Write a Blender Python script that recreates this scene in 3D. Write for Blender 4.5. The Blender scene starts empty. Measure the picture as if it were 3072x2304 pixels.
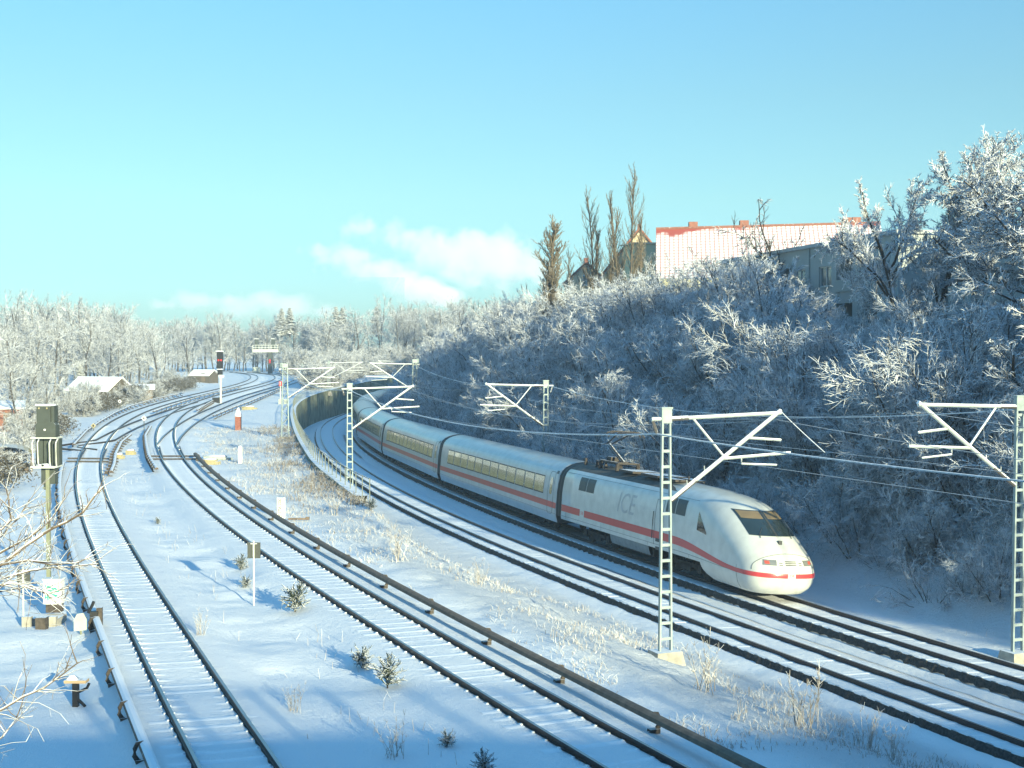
import bpy, math, random
import numpy as np
from mathutils import Vector, Matrix, noise as mnoise
rad = math.radians
SC = bpy.context.scene
COL = SC.collection

# ---------------------------------------------------------------- camera
cam_d = bpy.data.cameras.new("camera")
cam_d.sensor_width = 36.0
cam_d.lens = 46.85
cam_d.clip_start, cam_d.clip_end = 0.5, 6000
cam = bpy.data.objects.new("camera", cam_d)
COL.objects.link(cam)
cam.location = (0, 0, 0)
cam.rotation_euler = (rad(90 - 1.337), 0, 0)
SC.camera = cam

# ---------------------------------------------------------------- light
SUN_AZ, SUN_EL = 152.5, 11.3          # compass angle of the sun from +Y towards +X, and its height
sd = Vector((math.sin(rad(SUN_AZ)) * math.cos(rad(SUN_EL)), math.cos(rad(SUN_AZ)) * math.cos(rad(SUN_EL)), math.sin(rad(SUN_EL))))
sun_d = bpy.data.lights.new("sun", 'SUN')
sun_d.energy = 4.9
sun_d.angle = rad(0.6)
sun_d.color = (1.0, 0.95, 0.62)
sun = bpy.data.objects.new("sun", sun_d)
COL.objects.link(sun)
sun.rotation_euler = (-sd).to_track_quat('-Z', 'Y').to_euler()
sun.location = (60, -120, 60)

world = bpy.data.worlds.new("World")
SC.world = world
world.use_nodes = True
wn, wl = world.node_tree.nodes, world.node_tree.links
wn.clear()
sky = wn.new('ShaderNodeTexSky'); sky.sky_type = 'NISHITA'; sky.sun_disc = False
sky.sun_elevation = rad(SUN_EL); sky.sun_rotation = rad(SUN_AZ)
sky.air_density, sky.dust_density, sky.ozone_density = 1.0, 0.6, 1.0
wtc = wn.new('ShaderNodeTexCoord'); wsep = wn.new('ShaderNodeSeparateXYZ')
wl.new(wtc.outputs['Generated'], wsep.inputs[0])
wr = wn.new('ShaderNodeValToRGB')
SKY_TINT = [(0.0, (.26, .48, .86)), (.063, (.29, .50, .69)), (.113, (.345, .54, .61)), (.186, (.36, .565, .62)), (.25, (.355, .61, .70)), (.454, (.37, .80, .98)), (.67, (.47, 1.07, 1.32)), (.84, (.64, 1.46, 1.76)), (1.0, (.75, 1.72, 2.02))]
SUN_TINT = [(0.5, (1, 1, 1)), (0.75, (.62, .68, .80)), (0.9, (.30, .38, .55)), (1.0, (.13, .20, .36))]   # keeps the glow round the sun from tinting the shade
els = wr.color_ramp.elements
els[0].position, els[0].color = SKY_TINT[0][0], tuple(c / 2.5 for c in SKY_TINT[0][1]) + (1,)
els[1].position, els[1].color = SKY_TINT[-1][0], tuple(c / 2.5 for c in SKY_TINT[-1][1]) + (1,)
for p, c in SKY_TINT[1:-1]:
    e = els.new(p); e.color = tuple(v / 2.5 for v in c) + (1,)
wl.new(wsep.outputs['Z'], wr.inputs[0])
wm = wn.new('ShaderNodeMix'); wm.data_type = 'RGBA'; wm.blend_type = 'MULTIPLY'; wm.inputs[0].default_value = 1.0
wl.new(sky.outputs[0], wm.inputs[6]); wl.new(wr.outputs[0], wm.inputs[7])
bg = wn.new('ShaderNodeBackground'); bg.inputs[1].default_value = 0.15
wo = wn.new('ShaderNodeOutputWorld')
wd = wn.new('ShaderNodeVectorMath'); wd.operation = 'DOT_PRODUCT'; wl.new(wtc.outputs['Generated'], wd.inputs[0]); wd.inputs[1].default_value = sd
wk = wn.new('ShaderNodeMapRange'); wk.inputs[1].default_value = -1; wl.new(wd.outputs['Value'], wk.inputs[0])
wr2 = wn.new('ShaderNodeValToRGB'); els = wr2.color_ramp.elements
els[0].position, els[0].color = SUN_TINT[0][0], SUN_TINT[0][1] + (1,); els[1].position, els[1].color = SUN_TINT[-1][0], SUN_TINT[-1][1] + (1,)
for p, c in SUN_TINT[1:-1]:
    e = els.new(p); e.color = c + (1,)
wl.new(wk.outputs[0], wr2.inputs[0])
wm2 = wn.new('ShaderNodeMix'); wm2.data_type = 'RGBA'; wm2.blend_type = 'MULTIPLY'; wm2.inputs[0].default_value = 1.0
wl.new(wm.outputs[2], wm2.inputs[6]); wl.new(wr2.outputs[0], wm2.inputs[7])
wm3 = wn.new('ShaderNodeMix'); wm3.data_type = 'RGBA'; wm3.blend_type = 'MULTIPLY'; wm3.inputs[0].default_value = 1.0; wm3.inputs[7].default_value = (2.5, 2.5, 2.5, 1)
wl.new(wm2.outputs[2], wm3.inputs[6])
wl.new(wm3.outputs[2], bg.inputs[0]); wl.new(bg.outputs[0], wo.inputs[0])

vs = SC.view_settings
vs.view_transform, vs.look, vs.exposure, vs.gamma = 'Standard', 'None', 1.0, 1.0
vs.use_curve_mapping = False
SC.cycles.max_bounces = 6
SC.cycles.diffuse_bounces = 3
SC.cycles.glossy_bounces = 2
SC.cycles.transparent_max_bounces = 6
SC.cycles.volume_bounces = 4
SC.cycles.volume_step_rate = 2.0

# ---------------------------------------------------------------- helpers
def tag(o, label=None, cat=None, group=None, kind=None):
    if label: o['label'] = label
    if cat: o['category'] = cat
    if group: o['group'] = group
    if kind: o['kind'] = kind
    return o

def empty(name, loc, rz=0.0, label=None, cat=None, group=None):
    o = bpy.data.objects.new(name, None)
    COL.objects.link(o)
    o.location = loc; o.rotation_euler = (0, 0, rz)
    o.empty_display_size = 0.3
    return tag(o, label, cat, group)

def copy_tree(o, parent=None):
    c = o.copy(); COL.objects.link(c)
    if parent is not None: c.parent = parent
    for ch in list(o.children):
        copy_tree(ch, c)
    return c

class MB:
    """collects faces and links them as ONE mesh object"""
    def __init__(s): s.v = []; s.f = []; s.m = []
    def add(s, vs_, fs, mi=0):
        n = len(s.v)
        s.v.extend(tuple(map(float, p)) for p in vs_)
        for f in fs: s.f.append(tuple(i + n for i in f)); s.m.append(mi)
    def box(s, c, d, M=None, mi=0):
        x, y, z = d[0] / 2, d[1] / 2, d[2] / 2
        P = [Vector(((a * x), (b * y), (e * z))) for e in (-1, 1) for a, b in ((-1, -1), (1, -1), (1, 1), (-1, 1))]
        if M is not None: P = [M @ p for p in P]
        c = Vector(c)
        s.add([p + c for p in P], [(3, 2, 1, 0), (4, 5, 6, 7), (0, 1, 5, 4), (1, 2, 6, 5), (2, 3, 7, 6), (3, 0, 4, 7)], mi)
    def frustum(s, c, d0, d1, h, mi=0):
        c = Vector(c); P = []
        for (dx, dy), z in ((d0, 0), (d1, h)):
            P += [c + Vector((a * dx / 2, b * dy / 2, z)) for a, b in ((-1, -1), (1, -1), (1, 1), (-1, 1))]
        s.add(P, [(3, 2, 1, 0), (4, 5, 6, 7), (0, 1, 5, 4), (1, 2, 6, 5), (2, 3, 7, 6), (3, 0, 4, 7)], mi)
    def tube(s, pts, r, n=6, mi=0, cap=True):
        pts = [Vector(p) for p in pts]
        if not hasattr(r, '__len__'): r = [r] * len(pts)
        V = []
        for i, p in enumerate(pts):
            d = (pts[min(i + 1, len(pts) - 1)] - pts[max(i - 1, 0)])
            d = d.normalized() if d.length > 1e-9 else Vector((0, 0, 1))
            a = d.cross(Vector((0, 0, 1)))
            if a.length < 1e-3: a = d.cross(Vector((1, 0, 0)))
            a.normalize(); b = a.cross(d)
            for k in range(n):
                t = 2 * math.pi * k / n
                V.append(p + (a * math.cos(t) + b * math.sin(t)) * r[i])
        F = []
        for i in range(len(pts) - 1):
            for k in range(n):
                F.append((i * n + k, i * n + (k + 1) % n, (i + 1) * n + (k + 1) % n, (i + 1) * n + k))
        if cap:
            F.append(tuple(range(n - 1, -1, -1))); F.append(tuple((len(pts) - 1) * n + k for k in range(n)))
        s.add(V, F, mi)
    def sweep(s, pts, prof, mi=0, cap=True, tilt=None, closed=True):
        """prof: (lateral right, up) points swept along the ground-plan path pts"""
        V = []; n = len(prof)
        for i, p in enumerate(pts):
            p = Vector(p)
            d = Vector(pts[min(i + 1, len(pts) - 1)]) - Vector(pts[max(i - 1, 0)])
            d.z = 0; d.normalize()
            rt = Vector((d.y, -d.x, 0))
            for a, b in prof: V.append(p + rt * a + Vector((0, 0, b)))
        F = []; nn = n if closed else n - 1
        for i in range(len(pts) - 1):
            for k in range(nn):
                F.append((i * n + k, (i + 1) * n + k, (i + 1) * n + (k + 1) % n, i * n + (k + 1) % n))
        if cap and closed:
            F.append(tuple(range(n))); F.append(tuple((len(pts) - 1) * n + k for k in range(n - 1, -1, -1)))
        s.add(V, F, mi)
    def grid(s, rows, mi=0, flip=False):
        n = len(rows[0]); V = [p for r in rows for p in r]; F = []
        for i in range(len(rows) - 1):
            for k in range(n - 1):
                q = (i * n + k, i * n + k + 1, (i + 1) * n + k + 1, (i + 1) * n + k)
                F.append(q[::-1] if flip else q)
        s.add(V, F, mi)
    def build(s, name, mats, parent=None, smooth=False, loc=None):
        me = bpy.data.meshes.new(name)
        me.from_pydata(s.v, [], s.f)
        if not isinstance(mats, (list, tuple)): mats = [mats]
        for m in mats: me.materials.append(m)
        if len(mats) > 1: me.polygons.foreach_set('material_index', s.m)
        if smooth: me.polygons.foreach_set('use_smooth', [True] * len(s.f))
        me.update()
        o = bpy.data.objects.new(name, me); COL.objects.link(o)
        if parent is not None: o.parent = parent
        if loc is not None: o.location = loc
        return o

# ---------------------------------------------------------------- materials
SNOWC = (0.86, 0.885, 0.91)
def newmat(name):
    m = bpy.data.materials.new(name); m.use_nodes = True
    return m, m.node_tree.nodes, m.node_tree.links, m.node_tree.nodes['Principled BSDF']

def mat(name, color, rough=0.7, metal=0.0, var=0.15, scale=3.0, snow=None, bump=0.0, spec=0.4, coat=0.0, edge=0.25):
    """plain surface with noise wear; snow = height of the normal above which snow lies on it"""
    m, N, L, b = newmat(name)
    tc = N.new('ShaderNodeTexCoord')
    nz = N.new('ShaderNodeTexNoise'); nz.inputs['Scale'].default_value = scale; nz.inputs['Detail'].default_value = 6
    L.new(tc.outputs['Object'], nz.inputs['Vector'])
    rp = N.new('ShaderNodeValToRGB')
    rp.color_ramp.elements[0].position = 0.3; rp.color_ramp.elements[1].position = 0.7
    rp.color_ramp.elements[0].color = tuple(c * (1 - var) for c in color) + (1,)
    rp.color_ramp.elements[1].color = tuple(min(1, c * (1 + var)) for c in color) + (1,)
    L.new(nz.outputs['Fac'], rp.inputs[0])
    b.inputs['Roughness'].default_value = rough; b.inputs['Metallic'].default_value = metal
    b.inputs['Specular IOR Level'].default_value = spec
    b.inputs['Coat Weight'].default_value = coat
    out = rp.outputs[0]
    if snow is not None:
        g = N.new('ShaderNodeNewGeometry'); sp = N.new('ShaderNodeSeparateXYZ'); L.new(g.outputs['Normal'], sp.inputs[0])
        n2 = N.new('ShaderNodeTexNoise'); n2.inputs['Scale'].default_value = scale * 2.3; n2.inputs['Detail'].default_value = 3
        L.new(tc.outputs['Object'], n2.inputs['Vector'])
        ad = N.new('ShaderNodeMath'); ad.operation = 'MULTIPLY_ADD'; ad.inputs[1].default_value = 0.9; ad.inputs[2].default_value = -0.45
        L.new(n2.outputs['Fac'], ad.inputs[0])
        a2 = N.new('ShaderNodeMath'); a2.operation = 'ADD'; L.new(sp.outputs['Z'], a2.inputs[0]); L.new(ad.outputs[0], a2.inputs[1])
        mr = N.new('ShaderNodeMapRange'); mr.inputs[1].default_value = snow - edge / 2; mr.inputs[2].default_value = snow + edge / 2
        L.new(a2.outputs[0], mr.inputs[0])
        mx = N.new('ShaderNodeMix'); mx.data_type = 'RGBA'; mx.inputs[7].default_value = SNOWC + (1,)
        L.new(mr.outputs[0], mx.inputs[0]); L.new(out, mx.inputs[6]); out = mx.outputs[2]
        if metal or rough < 0.6:
            r2 = N.new('ShaderNodeMix'); r2.inputs[2].default_value = rough; r2.inputs[3].default_value = 0.8
            L.new(mr.outputs[0], r2.inputs[0]); L.new(r2.outputs[0], b.inputs['Roughness'])
    L.new(out, b.inputs['Base Color'])
    if bump:
        bp = N.new('ShaderNodeBump'); bp.inputs['Strength'].default_value = bump; bp.inputs['Distance'].default_value = 0.05
        L.new(nz.outputs['Fac'], bp.inputs['Height']); L.new(bp.outputs[0], b.inputs['Normal'])
    return m

def snow_ground(name):
    m, N, L, b = newmat(name)
    tc = N.new('ShaderNodeTexCoord')
    def nz(scale, det, rough=0.55):
        n = N.new('ShaderNodeTexNoise'); n.inputs['Scale'].default_value = scale; n.inputs['Detail'].default_value = det
        n.inputs['Roughness'].default_value = rough; L.new(tc.outputs['Object'], n.inputs['Vector']); return n
    n1, n2, n3 = nz(0.9, 5), nz(7.0, 6, 0.65), nz(28.0, 3, 0.7)
    n4 = N.new('ShaderNodeMath'); n4.operation = 'MULTIPLY_ADD'; n4.inputs[1].default_value = 0.22; L.new(n3.outputs['Fac'], n4.inputs[0]); L.new(n1.outputs['Fac'], n4.inputs[2])
    at = N.new('ShaderNodeAttribute'); at.attribute_name = 'rough'       # scrubby bank: earth and dead grass poke through
    mr = N.new('ShaderNodeMapRange'); mr.inputs[1].default_value = 0.62; mr.inputs[2].default_value = 0.80
    L.new(n2.outputs['Fac'], mr.inputs[0])
    mu = N.new('ShaderNodeMath'); mu.operation = 'MULTIPLY'; L.new(mr.outputs[0], mu.inputs[0]); L.new(at.outputs['Fac'], mu.inputs[1])
    mx = N.new('ShaderNodeMix'); mx.data_type = 'RGBA'
    mx.inputs[6].default_value = SNOWC + (1,); mx.inputs[7].default_value = (0.50, 0.46, 0.40, 1)
    L.new(mu.outputs[0], mx.inputs[0]); L.new(mx.outputs[2], b.inputs['Base Color'])
    b.inputs['Roughness'].default_value = 0.75; b.inputs['Specular IOR Level'].default_value = 0.2
    h1 = N.new('ShaderNodeMath'); h1.operation = 'MULTIPLY_ADD'; h1.inputs[1].default_value = 0.35
    L.new(n2.outputs['Fac'], h1.inputs[0]); L.new(n4.outputs[0], h1.inputs[2])
    bs = N.new('ShaderNodeMath'); bs.operation = 'MULTIPLY_ADD'; bs.inputs[1].default_value = 0.50; bs.inputs[2].default_value = 0.50
    L.new(at.outputs['Fac'], bs.inputs[0])
    bp = N.new('ShaderNodeBump'); bp.inputs['Distance'].default_value = 0.24
    L.new(bs.outputs[0], bp.inputs['Strength']); L.new(h1.outputs[0], bp.inputs['Height']); L.new(bp.outputs[0], b.inputs['Normal'])
    return m

def bark_snow(name, bark, thr=0.0, edge=0.5, snowc=SNOWC):
    """branches: bark below, snow and hoar frost on whatever faces up"""
    m, N, L, b = newmat(name)
    g = N.new('ShaderNodeNewGeometry'); sp = N.new('ShaderNodeSeparateXYZ'); L.new(g.outputs['Normal'], sp.inputs[0])
    tc = N.new('ShaderNodeTexCoord'); n2 = N.new('ShaderNodeTexNoise'); n2.inputs['Scale'].default_value = 1.7; n2.inputs['Detail'].default_value = 4
    L.new(tc.outputs['Object'], n2.inputs['Vector'])
    ad = N.new('ShaderNodeMath'); ad.operation = 'MULTIPLY_ADD'; ad.inputs[1].default_value = 1.6; ad.inputs[2].default_value = -0.8
    L.new(n2.outputs['Fac'], ad.inputs[0])
    a2 = N.new('ShaderNodeMath'); a2.operation = 'ADD'; L.new(sp.outputs['Z'], a2.inputs[0]); L.new(ad.outputs[0], a2.inputs[1])
    mr = N.new('ShaderNodeMapRange'); mr.inputs[1].default_value = thr - edge / 2; mr.inputs[2].default_value = thr + edge / 2
    L.new(a2.outputs[0], mr.inputs[0])
    mx = N.new('ShaderNodeMix'); mx.data_type = 'RGBA'; mx.inputs[6].default_value = bark + (1,); mx.inputs[7].default_value = snowc + (1,)
    L.new(mr.outputs[0], mx.inputs[0]); L.new(mx.outputs[2], b.inputs['Base Color'])
    b.inputs['Roughness'].default_value = 0.85; b.inputs['Specular IOR Level'].default_value = 0.15
    return m

M = {}
M['ground'] = snow_ground('snow_ground')
M['snow'] = mat('snow', SNOWC, 0.8, var=0.03, bump=0.25, scale=9)
M['rail'] = mat('rail_steel', (0.06, 0.045, 0.04), 0.45, 0.5, scale=20)
M['rail_top'] = mat('rail_head', (0.35, 0.34, 0.34), 0.35, 0.9, var=0.1)
M['sleeper'] = mat('sleeper_concrete', (0.075, 0.068, 0.06), 0.9, var=0.4, scale=6, snow=0.75)
M['ballast'] = mat('ballast_stone', (0.05, 0.046, 0.042), 0.95, var=0.5, scale=14, bump=0.8)
M['wood'] = mat('weathered_board', (0.16, 0.125, 0.095), 0.85, var=0.25, scale=5)
M['board_snow'] = mat('board_under_snow', (0.16, 0.12, 0.09), 0.85, var=0.3, scale=5, snow=0.35)
M['mast'] = mat('frosted_mast_steel', (0.29, 0.35, 0.35), 0.6, 0.2, var=0.15, scale=4, snow=0.55)
M['tube'] = mat('cantilever_tube', (0.40, 0.44, 0.43), 0.5, 0.2, var=0.1, scale=4, snow=0.1)
M['insul'] = mat('insulator_brown', (0.09, 0.085, 0.08), 0.35, snow=0.25)
M['wire'] = mat('frosted_wire', (0.42, 0.47, 0.48), 0.7, snow=0.1)
M['darkwire'] = mat('copper_wire', (0.20, 0.23, 0.24), 0.6, snow=0.6)
M['conc'] = mat('concrete', (0.36, 0.34, 0.29), 0.9, var=0.25, scale=4, snow=0.7, bump=0.2)
M['wall'] = mat('damp_wall_concrete', (0.19, 0.205, 0.135), 0.9, var=0.6, scale=0.8, snow=0.75, bump=0.3)
M['sigbox'] = mat('signal_housing', (0.06, 0.072, 0.062), 0.6, var=0.15, scale=3, snow=0.75)
M['sigpole'] = mat('signal_pole', (0.22, 0.235, 0.155), 0.6, var=0.12, snow=0.8)
M['whitemetal'] = mat('white_painted_steel', (0.55, 0.57, 0.51), 0.5, var=0.1, snow=0.6)
M['black'] = mat('black_paint', (0.015, 0.016, 0.018), 0.5, var=0.2)
M['red'] = mat('red_paint', (0.55, 0.03, 0.03), 0.5)
M['white'] = mat('white_paint', (0.78, 0.78, 0.74), 0.5, var=0.06)
M['brickpost'] = mat('red_brick_post', (0.27, 0.10, 0.07), 0.9, var=0.3, scale=8, snow=0.8)
M['yellow'] = mat('tan_yellow_paint', (0.38, 0.33, 0.19), 0.7, snow=0.6)
M['green_spray'] = mat('green_spray_paint', (0.05, 0.52, 0.33), 0.6, var=0.2)
M['greybox'] = mat('grey_enamel', (0.40, 0.43, 0.38), 0.5, snow=0.8)
M['rust'] = mat('rusty_iron', (0.075, 0.062, 0.05), 0.85, var=0.4, scale=9, snow=0.85)
M['signback'] = mat('sign_back', (0.07, 0.075, 0.065), 0.7, snow=0.9)
M['twig'] = bark_snow('twig_with_snow', (0.056, 0.060, 0.068), -0.17)
M['neartwig'] = bark_snow('near_twig', (0.17, 0.125, 0.085), 0.25, 0.5)
M['bark'] = bark_snow('bark_with_snow', (0.05, 0.04, 0.033), 0.45)
M['frost'] = bark_snow('frosted_twig', (0.16, 0.158, 0.15), 0.14, 1.0)
M['frostbark'] = bark_snow('frosted_bark', (0.09, 0.075, 0.06), 0.7)
M['poplar'] = bark_snow('poplar_twig', (0.20, 0.165, 0.115), 0.75)
M['railing'] = mat('railing_steel', (0.17, 0.19, 0.165), 0.6, var=0.2, scale=4, snow=0.7)
M['poplarbark'] = bark_snow('poplar_bark', (0.13, 0.105, 0.08), 0.8)
M['needle'] = bark_snow('needles_with_snow', (0.035, 0.05, 0.03), 0.35, 0.4)
M['hedge'] = bark_snow('hedge_leaf', (0.085, 0.068, 0.036), 0.85, 0.5)
M['reed'] = bark_snow('frosted_reed', (0.22, 0.175, 0.125), 0.45, 0.6)
M['drygrass'] = bark_snow('dry_grass', (0.40, 0.345, 0.28), 0.18, 0.7)

# ---------------------------------------------------------------- the lie of the land (measured centrelines, metres from the camera)
KY = np.array([-60, -30, 0, 10, 20, 30, 40, 50, 60, 70, 80, 90, 100, 110, 120, 135, 150, 165, 180, 200, 220, 240, 260, 280, 300, 325, 355, 3000.])
def ext(a, s0, far):
    x20 = a[0]; return np.array([x20 + 80 * s0 * 1.15, x20 + 50 * s0 * 1.1, x20 + 20 * s0 * 1.03, x20 + 10 * s0] + list(a) + [far])
KA = ext([-2.99, -6.98, -10.9, -14.76, -18.51, -22.09, -25.46, -28.59, -31.48, -34.14, -36.58, -39.76, -42.31, -44.22, -45.58, -46.81, -47.87, -49.22, -51.25, -54.2, -58.24, -64.89, -75.24], 0.402, -900)
KB = ext([5.3, 0.66, -3.82, -8.1, -12.15, -15.95, -19.5, -22.79, -25.84, -28.65, -31.23, -34.66, -37.5, -39.75, -41.43, -42.94, -43.98, -45.01, -46.53, -49.02, -52.9, -60.03, -70.7], 0.47, -892)
KS = ext([9.0, 4.2, 0, -5.0, -9.0, -12.5, -16.2, -20.0, -25.75, -28.24, -30.13, -32.5, -34.46, -36.0, -37.4, -38.9, -40.0, -41.0, -42.4, -44.9, -48.8, -56.0, -66.5], 0.47, -886)
KX = ext([0] * 8 + [-31.75, -33.6, -35.26, -37.3, -38.9, -40.0, -41.0, -42.5, -43.9, -45, -46.5, -49, -53, -60, -70.7], 0, 0)
KD = ext([23.51, 19.12, 14.98, 11.07, 7.4, 3.97, 0.77, -2.23, -5.04, -7.67, -10.1, -13.37, -16.15, -18.41, -20.12, -21.56, -22.12, -21.9, -20.94, -19.25, -16.82, -12.77, -6.4], 0.46, -800)
KC = ext([18.52, 14.32, 10.25, 6.33, 2.56, -0.99, -4.28, -7.3, -10.07, -12.6, -14.91, -18.0, -20.68, -22.98, -24.92, -26.5, -27.0, -26.7, -25.7, -24.0, -21.6, -17.5, -11.2], 0.43, -808)
KW = ext([10, 7, 3.5, 0, -3.5, -7.6, -10.7, -13.3, -15.45, -17.5, -19.45, -22.2, -24.8, -27.1, -28.75, -29.9, -29.8, -29.1, -28.2, -26.4, -24.0, -19.8, -13.4], 0.3, -820)

def hermite(K):
    s = np.gradient(K, KY)
    def f(y):
        y = np.asarray(y, float)
        j = np.clip(np.searchsorted(KY, y) - 1, 0, len(KY) - 2)
        h = KY[j + 1] - KY[j]; t = (y - KY[j]) / h
        return (2 * t**3 - 3 * t**2 + 1) * K[j] + (t**3 - 2 * t**2 + t) * h * s[j] + (-2 * t**3 + 3 * t**2) * K[j + 1] + (t**3 - t**2) * h * s[j + 1]
    return f
fA, fB, fS, fX, fC, fD, fW = [hermite(k) for k in (KA, KB, KS, KX, KC, KD, KW)]
def slope(f, y): return (f(y + 0.5) - f(y - 0.5))
def zS(y):   # rail level of the upper tracks, climbing gently away
    y = np.asarray(y, float); return -7.913 + 0.011 * (np.minimum(y, 300) - 40)
def zC(y):   # rail level of the main line in the cutting
    y = np.asarray(y, float); return -9.575 - 0.003 * (np.minimum(y, 300) - 40)
CANT = {'A': 0.05, 'B': 0.03, 'S': 0.0, 'X': 0.02, 'C': 0.06, 'D': 0.105}
FN = {'A': (fA, zS), 'B': (fB, zS), 'S': (fS, zS), 'X': (fX, zS), 'C': (fC, zC), 'D': (fD, zC)}
def sm(a, b, x): t = np.clip((x - a) / (b - a), 0, 1); return t * t * (3 - 2 * t)
def latn(f, x, y):  # signed distance to the right of a line, across it
    m = slope(f, y); return (x - f(y)) / np.sqrt(1 + m * m)
def track_pt(tr, y, lat=0.0, up=0.0):
    f, z = FN[tr]; m = float(slope(f, y)); q = math.hypot(1, m)
    return Vector((float(f(y)) + lat / q, y - lat * m / q, float(z(y)) + CANT[tr] * (0.75 - lat) / 1.5 + up))
def bank_edges(y):
    t = sm(50, 73, y)
    xt = (fB(y) + 4.6) * (1 - t) + fW(y) * t
    xb = (fC(y) - 2.9) * (1 - t) + (fW(y) + 0.30) * t
    return xt, xb
def rnd2(x, y, s, o=0.0): return mnoise.noise((x * s, y * s, o))
def hill_h(lat, y):
    top = 1.1 + 0.0 * y
    base = zC(y) - 0.35
    prof = np.interp(lat, [2.6, 4.0, 6.0, 9.0, 13.0, 17.0, 22.0, 400.0], [0, 0.02, 0.12, 0.36, 0.68, 0.90, 1.0, 1.0])
    return base + (top - base) * prof
def terrain(x, y):
    """vectorless height of the snow surface"""
    la, lb, lc, ld = (float(latn(f, x, y)) for f in (fA, fB, fC, fD))
    xt, xb = (float(v) for v in bank_edges(y))
    zs, zc = float(zS(y)), float(zC(y))
    n = 0.0
    if x <= xt:                      # upper level
        z = zs - 0.24
        sib = rnd2(x, y, 0.35) * 0.14 + rnd2(x, y, 1.3, 3) * 0.05
        if la < -3: sib += float(np.interp(-la, [3, 6, 12, 25, 60], [0, -0.15, 0.25, 0.7, 1.5]))
        mid = min(abs(la), abs(lb))
        bed = 1.0 - float(sm(1.35, 2.3, mid))
        z += sib * (1 - bed) - 0.10 * (1 - bed)
        if abs(la) < 2.3: z += bed * (0.096 + CANT['A'] * (0.75 - la) / 1.5)
        elif abs(lb) < 2.3: z += bed * (0.096 + CANT['B'] * (0.75 - lb) / 1.5)
        if y > 215: z += 0.8 * float(sm(215, 245, y)) * float(sm(-41, -36, x))
        return z
    if x < xb:                       # the bank down to the main line
        t = (x - xt) / (xb - xt)
        z0, z1 = zs - 0.34, zc - 0.42
        k = t if y < 45 else t
        return z0 + (z1 - z0) * (0.25 * k + 0.75 * float(sm(0, 1, k))) + rnd2(x, y, 0.5) * 0.14 * math.sin(math.pi * t) + (rnd2(x, y, 1.7, 5) * 0.15 + rnd2(x, y, 4.0, 6) * 0.06) * math.sin(math.pi * t)
    if ld < 2.6:
        z = zc - 0.40 + rnd2(x, y, 0.9, 7) * 0.04
        for l, t in ((lc, 'C'), (ld, 'D')):
            bed = 1.0 - float(sm(1.325, 1.40, abs(l))) if l < 0 else 1.0 - float(sm(1.4, 2.3, l))
            if abs(l) < 2.3: z += bed * (0.255 + CANT[t] * (0.75 - l) / 1.5) + (0 if l > 0 else (1 - bed) * float(sm(2.3, 1.5, -l)) * 0.10)
        return z
    z = float(hill_h(ld, y)) + (rnd2(x, y, 0.25, 9) * 0.5 + rnd2(x, y, 1.0, 4) * 0.12) * float(sm(3, 7, ld))
    return z
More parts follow.
